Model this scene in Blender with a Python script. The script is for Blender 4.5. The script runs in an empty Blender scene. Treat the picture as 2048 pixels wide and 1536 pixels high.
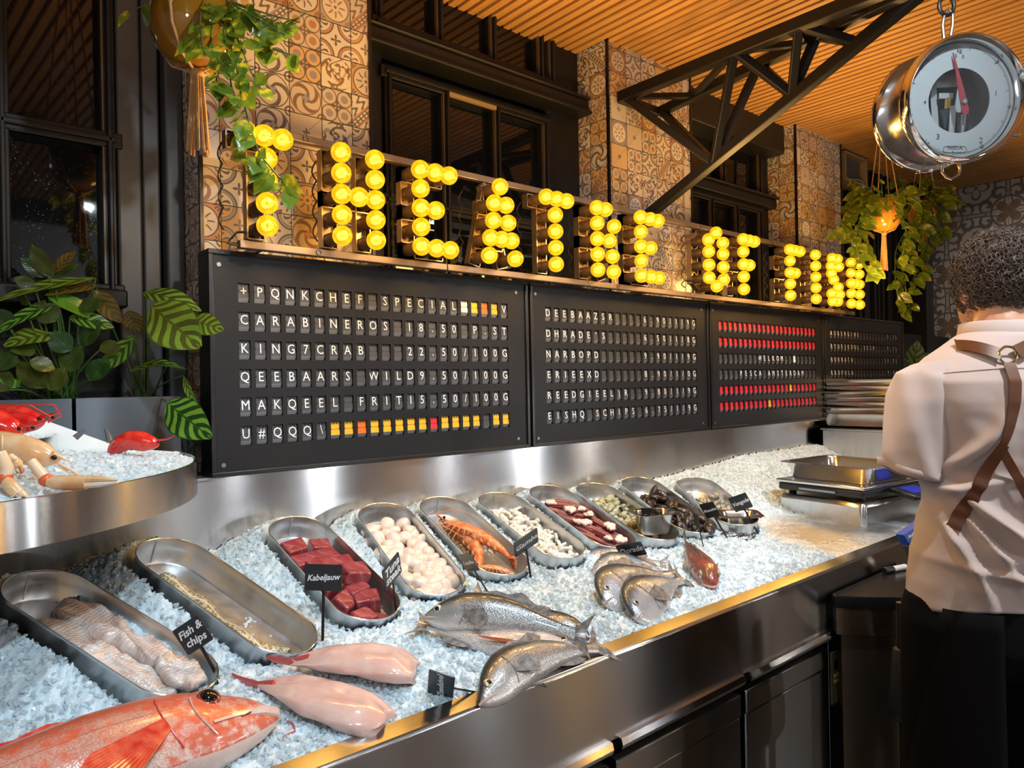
import bpy, math, random
import numpy as np
from mathutils import Vector, Matrix, Euler
random.seed(7); rng = np.random.default_rng(7)
SC = bpy.context.scene; COL = SC.collection
PI = math.pi
# ---------------------------------------------------------------- camera
FPX = 1434.88
CAM = np.array([-0.58766, -1.81049, 1.5])
CR = np.array([0.75714214, -0.6529956, -0.01823561])
CU = np.array([0.01343594, -0.01234259, 0.99983355])
CF = np.array([0.653111983, 0.757261125, 0.000571484])
cd = bpy.data.cameras.new('camera'); co = bpy.data.objects.new('camera', cd); COL.objects.link(co)
cd.sensor_width = 36.0; cd.lens = FPX * 36.0 / 2048.0; cd.clip_start = 0.02; cd.clip_end = 60
co.matrix_world = Matrix(((CR[0], CU[0], -CF[0], CAM[0]), (CR[1], CU[1], -CF[1], CAM[1]), (CR[2], CU[2], -CF[2], CAM[2]), (0, 0, 0, 1)))
SC.camera = co
def ray(px, py): return CF + CR * (px - 1024) / FPX - CU * (py - 768) / FPX
def on(ax, val, px, py):                     # the point of a photo pixel on the plane axis = val
    d = ray(px, py); return CAM + d * ((val - CAM[ax]) / d[ax])
def dep(px, py, t): return CAM + ray(px, py) * t
def camdepth(P): return float((np.asarray(P) - CAM) @ CF)
# ---------------------------------------------------------------- world, lights, exposure
w = bpy.data.worlds.new('world'); SC.world = w; w.use_nodes = True
w.node_tree.nodes['Background'].inputs[0].default_value = (1.0, 0.9, 0.8, 1)
w.node_tree.nodes['Background'].inputs[1].default_value = 0.035
SC.view_settings.view_transform = 'Standard'; SC.view_settings.look = 'None'
SC.view_settings.exposure = 0.0; SC.view_settings.gamma = 1.0
SC.cycles.max_bounces = 6; SC.cycles.diffuse_bounces = 3; SC.cycles.glossy_bounces = 4; SC.cycles.transmission_bounces = 6
SC.cycles.transparent_max_bounces = 8; SC.cycles.sample_clamp_indirect = 4.0; SC.cycles.caustics_reflective = False; SC.cycles.caustics_refractive = False
def spot(name, loc, target, power, col, size=60, blend=.6, rad=.05):
    l = bpy.data.lights.new(name, 'SPOT'); l.energy = power; l.color = col; l.spot_size = math.radians(size); l.spot_blend = blend; l.shadow_soft_size = rad
    o = bpy.data.objects.new(name, l); COL.objects.link(o); o.location = loc
    o.rotation_euler = (Vector(target) - Vector(loc)).to_track_quat('-Z', 'Y').to_euler(); return o
COOL = (.70, .88, 1.0); WARM = (1.0, .56, .16); TUNG = (1.0, .78, .55)
for sx, pw in ((.85, 60), (1.65, 56), (2.5, 74)):
    spot('counter_spot', (sx, -1.15, 2.8), (sx + .1, -.38, 1.0), pw, COOL, 64, .7, .035)
spot('counter_spot', (.1, -1.2, 2.8), (.16, -.40, 1.0), 62, COOL, 66, .7, .035)
spot('counter_spot', (-.35, -2.35, 2.72), (-.38, -.50, 1.02), 95, COOL, 48, .8, .035)
spot('window_spot', (.158, -1.5, 2.41), (-.26, .1, 1.72), 30, (.85, .94, 1), 44, .6, .024)
spot('staff_spot', (1.05, -2.0, 2.82), (1.30, -1.25, 1.45), 92, (1, .97, .95), 44, .8, .05)
spot('aisle_lamp', (2.6, -2.4, 2.75), (1.4, -1.1, .9), 40, (1, .95, .9), 80, .9, .06)
spot('dial_spot', (-.1, -2.1, 2.8), (.9, -.95, 2.05), 95, (.86, .95, 1), 45, .8, .04)
spot('end_lamp', (4.3, -1.0, 2.8), (5.35, -.5, 1.9), 26, (1, .92, .84), 80, .9, .05)
for hx_, hp_, hc_, tx_ in ((2.05, 24, (.90, .95, 1), .2), (2.85, 20, (1, .50, .06), .45), (3.3, 7, (.92, .96, 1), .6), (4.3, 30, (.92, .96, 1), .85), (-.2, 14, (.9, .95, 1), -.4), (1.35, 5, (.9, .95, 1), 0), (5.2, 9, (1, .9, .8), 1.2), (6.3, 18, (.95, .97, 1), 1.5)):
    spot('hall_spot', (hx_, -3.6, 1.22), (tx_, 0, 1.05), hp_, hc_, 40, .5, .028)
for hx_, hy_, hp_ in ((-1.9, -2.6, 30), (1.2, -4.3, 30), (4.6, -4.3, 30)):
    l = bpy.data.lights.new('hall_lamp', 'POINT'); l.energy = hp_; l.color = (.95, .97, 1); l.shadow_soft_size = .15; o = bpy.data.objects.new('hall_lamp', l); COL.objects.link(o); o.location = (hx_, hy_, 2.5)
# ---------------------------------------------------------------- mesh helpers
def rotz(a): c, s = math.cos(a), math.sin(a); return np.array([[c, -s, 0], [s, c, 0], [0, 0, 1]])
def rotx(a): c, s = math.cos(a), math.sin(a); return np.array([[1, 0, 0], [0, c, -s], [0, s, c]])
def roty(a): c, s = math.cos(a), math.sin(a); return np.array([[c, 0, s], [0, 1, 0], [-s, 0, c]])
def nrm(v): v = np.asarray(v, float); return v / (np.linalg.norm(v) + 1e-12)
def frame(x, z):                             # columns x, y, z with z made square to x
    x = nrm(x); y = nrm(np.cross(z, x)); return np.stack([x, y, np.cross(x, y)], 1)
class MB:
    def __init__(s): s.v = []; s.f = []; s.m = []; s.n = 0; s.a = {}
    def add(s, V, F, mi=0, **at):
        V = np.asarray(V, float); k = len(V)
        for key in set(s.a) | set(at):
            s.a.setdefault(key, np.zeros(s.n)); x = at.get(key, 0.0)
            s.a[key] = np.concatenate([s.a[key], np.full(k, x) if np.isscalar(x) else np.asarray(x, float)])
        s.v.append(V); s.f += [tuple(int(i) + s.n for i in f) for f in F]; s.m += [mi] * len(F); s.n += k; return s
    def box(s, c, size, R=None, mi=0):
        a = np.array([[x, y, z] for x in (-.5, .5) for y in (-.5, .5) for z in (-.5, .5)]) * np.asarray(size, float)
        if R is not None: a = a @ np.asarray(R).T
        return s.add(a + np.asarray(c, float), [(0, 1, 3, 2), (4, 6, 7, 5), (0, 4, 5, 1), (2, 3, 7, 6), (0, 2, 6, 4), (1, 5, 7, 3)], mi)
    def bar(s, a, b, w, h, up=(0, 0, 1), mi=0):   # rectangular bar from a to b
        a = np.asarray(a, float); b = np.asarray(b, float); R = frame(b - a, np.asarray(up, float))
        return s.box((a + b) / 2, (np.linalg.norm(b - a), w, h), R, mi)
    def loft(s, rings, mi=0, cap=True, close=True, **at):
        rings = [np.asarray(r, float) for r in rings]; n = len(rings[0]); m = len(rings); F = []
        for i in range(m - 1):
            for j in range(n if close else n - 1):
                k = (j + 1) % n; F.append((i * n + j, i * n + k, (i + 1) * n + k, (i + 1) * n + j))
        if cap: F.append(tuple(range(n - 1, -1, -1))); F.append(tuple((m - 1) * n + j for j in range(n)))
        return s.add(np.concatenate(rings), F, mi, **at)
    def tube(s, P, r, n=8, mi=0, cap=True, flat=1.0):
        P = np.asarray(P, float); m = len(P); r = np.full(m, r) if np.isscalar(r) else np.asarray(r, float)
        T = np.gradient(P, axis=0); T /= np.linalg.norm(T, axis=1)[:, None] + 1e-12
        u = np.array([0, 0, 1.]) if abs(T[0][2]) < .9 else np.array([1., 0, 0]); u = nrm(np.cross(np.cross(T[0], u), T[0])); th = np.arange(n) * 2 * PI / n; rings = []
        for i in range(m):
            u = nrm(u - T[i] * (u @ T[i])); b = np.cross(T[i], u)
            rings.append(P[i] + r[i] * (np.cos(th)[:, None] * u + flat * np.sin(th)[:, None] * b))
        return s.loft(rings, mi, cap)
    def lathe(s, prof, n=32, mi=0, R=None, c=(0, 0, 0), cap=True):
        th = np.arange(n) * 2 * PI / n; rings = []
        for r, z in prof:
            q = np.stack([r * np.cos(th), r * np.sin(th), np.full(n, z)], 1)
            rings.append((q @ np.asarray(R).T if R is not None else q) + np.asarray(c, float))
        return s.loft(rings, mi, cap)
    def prism(s, poly, d, R=None, c=(0, 0, 0), mi=0):     # polygon in x, y extruded by d along z, centred
        p = np.asarray(poly, float); n = len(p)
        q = np.concatenate([np.c_[p, np.full(n, -d / 2)], np.c_[p, np.full(n, d / 2)]])
        if R is not None: q = q @ np.asarray(R).T
        return s.add(q + np.asarray(c, float), [tuple(range(n - 1, -1, -1)), tuple(range(n, 2 * n))] + [(i, (i + 1) % n, n + (i + 1) % n, n + i) for i in range(n)], mi)
    def ball(s, c, r, n=16, m=10, R=None, mi=0, fn=None):
        r = np.array([r] * 3 if np.isscalar(r) else r, float); rings = []; th = np.arange(n) * 2 * PI / n
        for i in range(m + 1):
            p = PI * min(max(i / m, .02), .98); q = np.stack([np.sin(p) * np.cos(th), np.sin(p) * np.sin(th), np.full(n, -math.cos(p))], 1)
            if fn is not None: q = fn(q)
            q = q * r
            rings.append((q @ np.asarray(R).T if R is not None else q) + np.asarray(c, float))
        return s.loft(rings, mi)
    def grid(s, P, mi=0, **at):                           # P[i][j] points
        P = np.asarray(P, float); a, b = P.shape[:2]
        i, j = np.meshgrid(np.arange(a - 1), np.arange(b - 1), indexing='ij'); k = (i * b + j).ravel()
        return s.add(P.reshape(-1, 3), np.stack([k, k + 1, k + b + 1, k + b], 1).tolist(), mi, **at)
    def V(s): return np.concatenate(s.v)
    def xform(s, R, t=(0, 0, 0)): s.v = [np.concatenate(s.v) @ np.asarray(R).T + np.asarray(t, float)]; return s
    def mesh(s, name, mats, smooth=35):
        me = bpy.data.meshes.new(name); me.from_pydata(np.concatenate(s.v).tolist(), [], s.f)
        for m in (mats if isinstance(mats, (list, tuple)) else [mats]): me.materials.append(m)
        if any(s.m): me.polygons.foreach_set('material_index', s.m)
        for k, x in s.a.items(): me.attributes.new(k, 'FLOAT', 'POINT').data.foreach_set('value', x.astype(np.float32))
        if smooth: me.polygons.foreach_set('use_smooth', [True] * len(me.polygons)); me.set_sharp_from_angle(angle=math.radians(smooth))
        me.update(); return me
    def build(s, name, mats, parent=None, smooth=35, bevel=0, loc=None, subd=0):
        o = bpy.data.objects.new(name, s.mesh(name, mats, smooth)); COL.objects.link(o)
        if parent is not None: o.parent = parent
        if loc is not None: o.location = loc
        if bevel:
            b = o.modifiers.new('bevel', 'BEVEL'); b.width = bevel; b.segments = 2; b.limit_method = 'ANGLE'; b.angle_limit = .6
        if subd:
            b = o.modifiers.new('subdivision', 'SUBSURF'); b.levels = b.render_levels = subd
        return o
def tag(o, label, cat, group=None, kind=None):
    o['label'] = label; o['category'] = cat
    if group: o['group'] = group
    if kind: o['kind'] = kind
    return o
def thing(name, label, cat, loc=(0, 0, 0), group=None, R=None):
    o = bpy.data.objects.new(name, None); COL.objects.link(o); o.empty_display_size = .05
    M = Matrix.Identity(4)
    if R is not None:
        for i in range(3):
            for j in range(3): M[i][j] = R[i][j]
    for i in range(3): M[i][3] = loc[i]
    o.matrix_world = M; return tag(o, label, cat, group)
def place(o, R, loc):
    M = Matrix.Identity(4)
    for i in range(3):
        for j in range(3): M[i][j] = R[i][j]
        M[i][3] = loc[i]
    o.matrix_world = M; return o
def struct(o): o['kind'] = 'structure'; return o
def dup(o, R, loc, label, group=None):
    c = o.copy(); COL.objects.link(c); place(c, R, loc); c['label'] = label
    if group: c['group'] = group
    for ch in o.children:
        k = ch.copy(); COL.objects.link(k); k.parent = c
        for g in ch.children: h = g.copy(); COL.objects.link(h); h.parent = k
    return c
FONT_CACHE = {}
def text_mb(txt, size=1.0, depth=.0006, shear=0, sx=1.0):
    """letter shapes as vertices and faces, centred, in x, y"""
    key = (txt, shear)
    if key not in FONT_CACHE:
        cu = bpy.data.curves.new('txt', 'FONT'); cu.body = txt; cu.align_x = 'CENTER'; cu.align_y = 'CENTER'; cu.shear = shear; cu.resolution_u = 2; cu.extrude = .02
        cu.offset = .02 if shear else 0
        o = bpy.data.objects.new('txt', cu); COL.objects.link(o); dg = bpy.context.evaluated_depsgraph_get(); dg.update()
        me = bpy.data.meshes.new_from_object(o.evaluated_get(dg))
        V = np.array([v.co[:] for v in me.vertices]).reshape(-1, 3); F = [tuple(p.vertices) for p in me.polygons]
        bpy.data.objects.remove(o); bpy.data.meshes.remove(me); bpy.data.curves.remove(cu); FONT_CACHE[key] = (V, F)
    V, F = FONT_CACHE[key]
    if len(V) == 0: return V, F
    V = V.copy(); V[:, 0] *= size * sx; V[:, 1] *= size; V[:, 2] *= depth / .04; return V, F
# ---------------------------------------------------------------- shader helpers
class X:
    def __init__(s, nt, k): s.nt = nt; s.k = k
    def __add__(s, o): return mth(s.nt, 'ADD', s, o)
    __radd__ = __add__
    def __mul__(s, o): return mth(s.nt, 'MULTIPLY', s, o)
    __rmul__ = __mul__
    def __sub__(s, o): return mth(s.nt, 'SUBTRACT', s, o)
    def __rsub__(s, o): return mth(s.nt, 'SUBTRACT', o, s)
    def __truediv__(s, o): return mth(s.nt, 'DIVIDE', s, o)
    def __lt__(s, o): return mth(s.nt, 'LESS_THAN', s, o)
    def __gt__(s, o): return mth(s.nt, 'GREATER_THAN', s, o)
    def abs(s): return mth(s.nt, 'ABSOLUTE', s)
    def sin(s): return mth(s.nt, 'SINE', s)
    def cos(s): return mth(s.nt, 'COSINE', s)
    def floor(s): return mth(s.nt, 'FLOOR', s)
    def fract(s): return mth(s.nt, 'FRACT', s)
    def pow(s, o): return mth(s.nt, 'POWER', s, o)
    def max(s, o): return mth(s.nt, 'MAXIMUM', s, o)
    def min(s, o): return mth(s.nt, 'MINIMUM', s, o)
    def clamp(s): n = s.nt.nodes.new('ShaderNodeClamp'); s.nt.links.new(s.k, n.inputs[0]); return X(s.nt, n.outputs[0])
def mth(nt, op, *a):
    n = nt.nodes.new('ShaderNodeMath'); n.operation = op
    for i, x in enumerate(a):
        if isinstance(x, X): nt.links.new(x.k, n.inputs[i])
        else: n.inputs[i].default_value = x
    return X(nt, n.outputs[0])
def length(a, b): return mth(a.nt, 'SQRT', a * a + b * b)
def sstep(x, lo, hi):
    if lo > hi: return 1 - sstep(x, hi, lo)
    n = x.nt.nodes.new('ShaderNodeMapRange'); n.interpolation_type = 'SMOOTHSTEP'; x.nt.links.new(x.k, n.inputs[0]); n.inputs[1].default_value = lo; n.inputs[2].default_value = hi; return X(x.nt, n.outputs[0])
def band(x, c, w): return (x - c).abs() < w
def col(c): return (c[0], c[1], c[2], 1.0)
def mix(nt, f, a, b):
    n = nt.nodes.new('ShaderNodeMix'); n.data_type = 'RGBA'
    for i, x in ((0, f), (6, a), (7, b)):
        if isinstance(x, X): nt.links.new(x.k, n.inputs[i])
        else: n.inputs[i].default_value = x if i == 0 else col(x)
    return X(nt, n.outputs[2])
def ramp(x, stops, const=False):
    n = x.nt.nodes.new('ShaderNodeValToRGB'); x.nt.links.new(x.k, n.inputs[0]); r = n.color_ramp
    if const: r.interpolation = 'CONSTANT'
    while len(r.elements) < len(stops): r.elements.new(.5)
    for e, (p, c) in zip(r.elements, stops): e.position = p; e.color = col(c)
    return X(x.nt, n.outputs[0])
def coords(nt, kind='Object'):
    n = nt.nodes.new('ShaderNodeTexCoord'); s = nt.nodes.new('ShaderNodeSeparateXYZ'); nt.links.new(n.outputs[kind], s.inputs[0])
    return [X(nt, s.outputs[i]) for i in range(3)]
def vec(nt, x, y, z=0.0):
    n = nt.nodes.new('ShaderNodeCombineXYZ')
    for i, q in enumerate((x, y, z)):
        if isinstance(q, X): nt.links.new(q.k, n.inputs[i])
        else: n.inputs[i].default_value = q
    return X(nt, n.outputs[0])
def noise(nt, v, scale, detail=3, rough=.5, out=0):
    n = nt.nodes.new('ShaderNodeTexNoise'); n.inputs['Scale'].default_value = scale; n.inputs['Detail'].default_value = detail; n.inputs['Roughness'].default_value = rough
    if v is not None: nt.links.new(v.k, n.inputs['Vector'])
    return X(nt, n.outputs[out])
def voro(nt, v, scale, feature='F1', out=0, rnd=1.0):
    n = nt.nodes.new('ShaderNodeTexVoronoi'); n.feature = feature; n.inputs['Scale'].default_value = scale; n.inputs['Randomness'].default_value = rnd
    if v is not None: nt.links.new(v.k, n.inputs['Vector'])
    return X(nt, n.outputs[out])
def objvec(nt, kind='Object'): n = nt.nodes.new('ShaderNodeTexCoord'); return X(nt, n.outputs[kind])
def attr(nt, name): n = nt.nodes.new('ShaderNodeAttribute'); n.attribute_name = name; return X(nt, n.outputs['Fac'])
def rnd(nt): n = nt.nodes.new('ShaderNodeObjectInfo'); return X(nt, n.outputs['Random'])
def bump(nt, h, strength=.3, dist=.002):
    n = nt.nodes.new('ShaderNodeBump'); n.inputs['Strength'].default_value = strength; n.inputs['Distance'].default_value = dist; nt.links.new(h.k, n.inputs['Height']); return X(nt, n.outputs[0])
NAMES = {'base': 'Base Color', 'rough': 'Roughness', 'metal': 'Metallic', 'spec': 'Specular IOR Level', 'trans': 'Transmission Weight', 'sss': 'Subsurface Weight', 'ssscale': 'Subsurface Scale', 'aniso': 'Anisotropic', 'arot': 'Anisotropic Rotation',
         'coat': 'Coat Weight', 'coatr': 'Coat Roughness', 'emit': 'Emission Color', 'estr': 'Emission Strength', 'normal': 'Normal', 'tangent': 'Tangent', 'ior': 'IOR', 'alpha': 'Alpha', 'sheen': 'Sheen Weight'}
def mat(name, fn=None, **kw):
    m = bpy.data.materials.new(name); m.use_nodes = True; nt = m.node_tree; p = nt.nodes['Principled BSDF']
    if fn: kw = dict(kw, **fn(nt))
    for k, x in kw.items():
        s = p.inputs[NAMES[k]]
        if isinstance(x, X): nt.links.new(x.k, s)
        elif isinstance(x, (tuple, list)): s.default_value = col(x) if len(s.default_value) == 4 else x
        else: s.default_value = x
    return m
# ---------------------------------------------------------------- materials
def f_tiles(nt):
    T = .0965
    x, y, z = coords(nt); g = nt.nodes.new('ShaderNodeNewGeometry'); sn = nt.nodes.new('ShaderNodeSeparateXYZ'); nt.links.new(g.outputs['Normal'], sn.inputs[0])
    side = X(nt, sn.outputs[0]).abs() > .5
    u = (x * (1 - side) + (y + 7.3) * side + 3.021) / T; v = (z + .043) / T
    cu, cv = u.floor(), v.floor(); a = u.fract() - .5; b = v.fract() - .5
    wn = nt.nodes.new('ShaderNodeTexWhiteNoise'); nt.links.new(vec(nt, cu, cv, side).k, wn.inputs[0]); ss = nt.nodes.new('ShaderNodeSeparateColor'); nt.links.new(wn.outputs['Color'], ss.inputs[0])
    r1, r2, r3 = [X(nt, ss.outputs[i]) for i in range(3)]
    a0, b0 = a, b
    r = length(a, b); t = mth(nt, 'ARCTAN2', b, a); aa, bb = a.abs(), b.abs(); rc = length(aa - .5, bb - .5); tc = mth(nt, 'ARCTAN2', bb - .5, aa - .5)
    flip = (r3 > .5) * 2 - 1; d = (a + b * flip) * .7071; e = (a - b * flip) * .7071
    petal8 = .34 * (.62 + .38 * (t * 8).cos()); petal4 = .22 * (.55 + .45 * (t * 4).cos())
    mA = band(r, .43, .022).max((r < petal8) * (r > .13) * (((t * 16).sin() > -.4))).max(r < .05).max((rc < .2) * ((tc * 12).sin() > 0))
    fA = (r > .455)
    mB = (d.abs() < .02).max(band(d.abs(), .09, .012)).max((d.abs() < .075) * ((e * 40).sin() > .35)).max((d.abs() > .17) * ((e * 17 + (d * 26).sin() * 1.6).sin() > .45) * (r < .56))
    fB = band(d.abs(), .13, .028)
    lc = length(aa - .25, bb - .25)
    mC = band(lc, .235, .016).max(r < petal4).max((aa + bb) > .9).max(band(rc, .12, .03))
    fC = (lc < .12)
    mD = ((t * 4 + r * 17 * flip).sin() > .42) * (r < .45) * (r > .07); mD = mD.max(band(r, .47, .016)).max((rc < .17) * ((rc * 60).sin() > 0))
    fD = r < .14
    mE = band(rc, .43, .022).max(band(rc, .34, .01)).max((rc < .26) * ((tc * 6 + rc * 22).sin() > .25)).max(r < petal4 * .8)
    fE = (rc < .41) * (rc > .355)
    sx_ = ((t * 3 + (r * 19).sin() * 1.9 + r2 * 6).sin() > .3) * (r < .52); mF = (sx_ * ((a * 31).sin() * (b * 27).sin() > -.45)).max((a + .2 * (b * 9).sin()).abs() < .03)
    fF = ((b + .22 * (a * 8 + 1).sin()).abs() < .06)
    mG = (r < petal4 * .55).max((e.abs() < .006)); fG = (r < 0)
    sel = lambda lo, hi: (r1 > lo) * (r1 < hi)
    S = [sel(-1, .16), sel(.16, .33), sel(.33, .48), sel(.48, .63), sel(.63, .78), sel(.78, .92), sel(.92, 2)]
    mk = 0; fl = 0
    for s_, m_, f_ in zip(S, (mA, mB, mC, mD, mE, mF, mG), (fA, fB, fC, fD, fE, fF, fG)): mk = s_ * m_ + mk; fl = s_ * f_ + fl
    bg = ramp(r2, [(0, (.60, .50, .38)), (.3, (.70, .64, .54)), (.55, (.62, .40, .18)), (.68, (.58, .52, .45)), (.85, (.74, .66, .52))], True)
    ink = ramp(r3, [(0, (.035, .035, .06)), (.3, (.13, .06, .03)), (.48, (.07, .08, .15)), (.66, (.20, .09, .03)), (.8, (.03, .025, .03))], True)
    fil = ramp((r2 * 7.3).fract(), [(0, (.42, .13, .035)), (.35, (.20, .22, .32)), (.6, (.50, .26, .07)), (.8, (.33, .29, .26))], True)
    wear = noise(nt, objvec(nt), 60, 4)
    c = mix(nt, fl * .8, bg, fil); c = mix(nt, mk * (.75 + .25 * wear), c, ink); c = mix(nt, wear * .25, c, (.5, .42, .32))
    gr = aa.max(bb) > .487; c = mix(nt, gr, c, (.05, .04, .03))
    return dict(base=c, rough=.16 + gr * .5, normal=bump(nt, (1 - sstep(aa.max(bb), .47, .495)) + wear * .15, .35, .0015))
M_TILES = mat('patchwork_tiles', f_tiles)
def f_endtiles(nt):
    x, y, z = coords(nt); u = (y + 5.03) / .395; v = (z + .11) / .395
    a = u.fract() - .5; b = v.fract() - .5; aa, bb = a.abs(), b.abs(); r = length(a, b); t = mth(nt, 'ARCTAN2', b, a); rc = length(aa - .5, bb - .5); tc = mth(nt, 'ARCTAN2', bb - .5, aa - .5)
    pet = .20 * (.3 + .7 * (t * 2).cos().abs()); dark = band(r, pet, .022).max(r < .03)
    petc = .24 * (.3 + .7 * ((tc - PI / 4) * 2).cos().abs()); brown = (rc < petc)
    s1 = length(aa - .17, bb - .36); s2 = length(aa - .36, bb - .17); sc = (((mth(nt, 'ARCTAN2', bb - .36, aa - .17) + s1 * 38).sin() > .1) * (s1 < .135)).max(((mth(nt, 'ARCTAN2', aa - .36, bb - .17) + s2 * 38).sin() > .1) * (s2 < .135))
    dark = dark.max(sc).max(band(rc, .27, .02)).max(band(aa.max(bb) * .7 + r * .3, .47, .012)); brown = brown.max(band(r, .30, .022) * ((t * 8).cos() > -.2))
    w_ = noise(nt, objvec(nt), 45, 4)
    c = mix(nt, brown, (.50, .46, .41), (.17, .085, .045)); c = mix(nt, dark, c, (.085, .08, .075)); c = mix(nt, w_ * .5, c, (.28, .24, .2)); c = mix(nt, (aa.max(bb) > .496), c, (.2, .18, .16))
    return dict(base=c, rough=.45)
M_ENDTILES = mat('ornament_tiles', f_endtiles)
def f_wood(nt):
    x, y, z = coords(nt); v = vec(nt, x * 60, y * 2.2, z * 60); n = noise(nt, v, 1.0, 5, .6)
    idn = nt.nodes.new('ShaderNodeTexWhiteNoise'); idn.noise_dimensions = '1D'; nt.links.new(((x / .0435).floor()).k, idn.inputs['W'])
    c = ramp(n, [(.25, (.42, .20, .060)), (.5, (.62, .33, .105)), (.75, (.74, .43, .16))]); c = mix(nt, X(nt, idn.outputs[0]) * .35, c, (.46, .22, .06))
    return dict(base=c, rough=.5)
M_WOOD = mat('slat_wood', f_wood)
M_GAP = mat('ceiling_backing', base=(.012, .009, .007), rough=.9)
def f_blackpaint(nt): n = noise(nt, objvec(nt), 14, 4); return dict(base=mix(nt, n, (.007, .007, .008), (.016, .0155, .0155)), rough=.36 + n * .15, spec=.3, normal=bump(nt, noise(nt, objvec(nt), 90, 2), .06, .001))
M_BLACKWOOD = mat('black_painted_wood', f_blackpaint)
M_EDGEBROWN = mat('brown_frame_edge', base=(.10, .07, .04), rough=.4)  # even brown for the right and top bead of each pane
def f_nightglass(nt): n = noise(nt, objvec(nt), 220, 2); return dict(base=(.004, .005, .007), rough=.035 + (n > .68) * .25, spec=.6)
M_NIGHTGLASS = mat('night_window_glass', f_nightglass)
M_DIRTYEDGE = mat('insulation_strip', base=(.35, .24, .1), rough=.9)
def f_panel(nt):
    n = noise(nt, objvec(nt), 9, 4); s = noise(nt, objvec(nt), 400, 1)
    return dict(base=mix(nt, n, (.008, .008, .010), (.015, .015, .017)), rough=.30 + n * .16 + (s > .74) * .2, spec=.32)
M_PANEL = mat('black_board_panel', f_panel)
M_BOARDFRAME = mat('black_board_frame', base=(.007, .007, .008), rough=.28)
M_HOLE = mat('board_slot_dark', base=(.004, .004, .004), rough=.6)
M_FLAP = mat('flap_grey', base=(.060, .062, .070), rough=.42)
M_FLAPLOW = mat('flap_stack_grey', base=(.30, .305, .32), rough=.38)
M_CHAR = mat('flap_white', base=(.86, .88, .92), rough=.5)
M_FY = mat('flap_yellow', base=(.92, .50, .02), rough=.4); M_FR = mat('flap_red', base=(.72, .02, .04), rough=.4); M_FO = mat('flap_orange', base=(.85, .17, .01), rough=.4); M_FW = mat('flap_blank_white', base=(.85, .87, .92), rough=.4)
M_CHROME = mat('chrome', base=(.86, .87, .88), metal=1, rough=.07)
M_NICKEL = mat('screw_nickel', base=(.30, .30, .31), metal=1, rough=.38)
def f_steel(axis, base=(.64, .64, .65), rough=.20, aniso=.98, dirty=.08, tax=2):
    def fn(nt):
        x, y, z = coords(nt); v = vec(nt, *[q * (4 if i == axis else 700) for i, q in enumerate((x, y, z))]); n = noise(nt, v, 1.0, 2); m = noise(nt, objvec(nt), 5, 4)
        t = [0., 0., 0.]; t[tax] = 1.0
        return dict(base=base, metal=1, rough=rough + (m - .5) * dirty + (n - .5) * .06, aniso=aniso, tangent=vec(nt, *t), normal=bump(nt, n, .05, .0006))
    return fn
M_STEELX = mat('brushed_steel', f_steel(0)); M_STEELY = mat('brushed_steel_side', f_steel(1))
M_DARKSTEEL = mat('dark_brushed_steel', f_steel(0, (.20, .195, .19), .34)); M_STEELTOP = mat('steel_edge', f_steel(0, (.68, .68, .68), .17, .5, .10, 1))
def f_tin(nt): n = noise(nt, objvec(nt), 35, 5); return dict(base=mix(nt, n, (.62, .63, .63), (.80, .81, .81)), metal=1, rough=.26 + n * .24, normal=bump(nt, n, .12, .002))
M_TIN = mat('zinc_tin', f_tin); M_TINRIM = mat('tin_rim', base=(.7, .7, .69), metal=1, rough=.2)
M_PANSTEEL = mat('pan_steel', base=(.68, .68, .68), metal=1, rough=.17)
M_TRUSS = mat('truss_black_steel', base=(.010, .009, .009), rough=.42, spec=.3)
M_BRASS = mat('sign_frame_metal', base=(.42, .31, .19), metal=.9, rough=.32)
M_RAIL = mat('sign_rail_metal', base=(.30, .23, .17), metal=.85, rough=.4)
M_CABLE = mat('black_cable', base=(.01, .01, .01), rough=.5)
M_SOCKET = mat('lamp_socket', base=(.10, .06, .03), metal=.4, rough=.4)
M_BULB = mat('amber_glowing_glass'); _n = M_BULB.node_tree; _e = _n.nodes.new('ShaderNodeEmission'); _t = _n.nodes.new('ShaderNodeBsdfTransparent'); _m = _n.nodes.new('ShaderNodeMixShader'); _g = _n.nodes.new('ShaderNodeBsdfGlossy'); _m2 = _n.nodes.new('ShaderNodeMixShader')
_k = noise(_n, objvec(_n), 60, 2); _n.links.new(mix(_n, sstep(_k, .38, .62), (1.75, .74, .008), (2.05, 1.06, .022)).k, _e.inputs[0]); _t.inputs[0].default_value = (1.0, .78, .30, 1); _g.inputs['Roughness'].default_value = .05; _m.inputs[0].default_value = .62; _m2.inputs[0].default_value = .04
_n.links.new(_t.outputs[0], _m.inputs[1]); _n.links.new(_e.outputs[0], _m.inputs[2]); _n.links.new(_m.outputs[0], _m2.inputs[1]); _n.links.new(_g.outputs[0], _m2.inputs[2]); _n.links.new(_m2.outputs[0], _n.nodes['Material Output'].inputs[0])
M_FILA = mat('glowing_filament', base=(.5, .3, .05), emit=(5.0, 3.4, .9), estr=1.0); M_FILA.cycles.emission_sampling = 'NONE'
M_GLOW = mat('filament_glow', base=(.5, .3, .05), emit=(1.3, .80, .06), estr=1.0); M_GLOW.cycles.emission_sampling = 'NONE'
# ================================================================ the room
ZC = 2.87; YP = .10; YW = .30
pil = [(.017, .515), (1.593, 2.148), (3.10, 3.63)]
struct(MB().box((2.0, -2.4, -.05), (9.6, 6.2, .1)).build('floor', mat('floor_concrete', base=(.26, .235, .205), rough=.45)))
struct(MB().box((2.2, YW + .05, 1.5), (7.0, .1, 3.2)).build('wall_back', M_BLACKWOOD))
struct(MB().box((5.40, -1.6, 1.5), (.1, 4.2, 3.2)).build('wall_right', M_ENDTILES))
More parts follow.
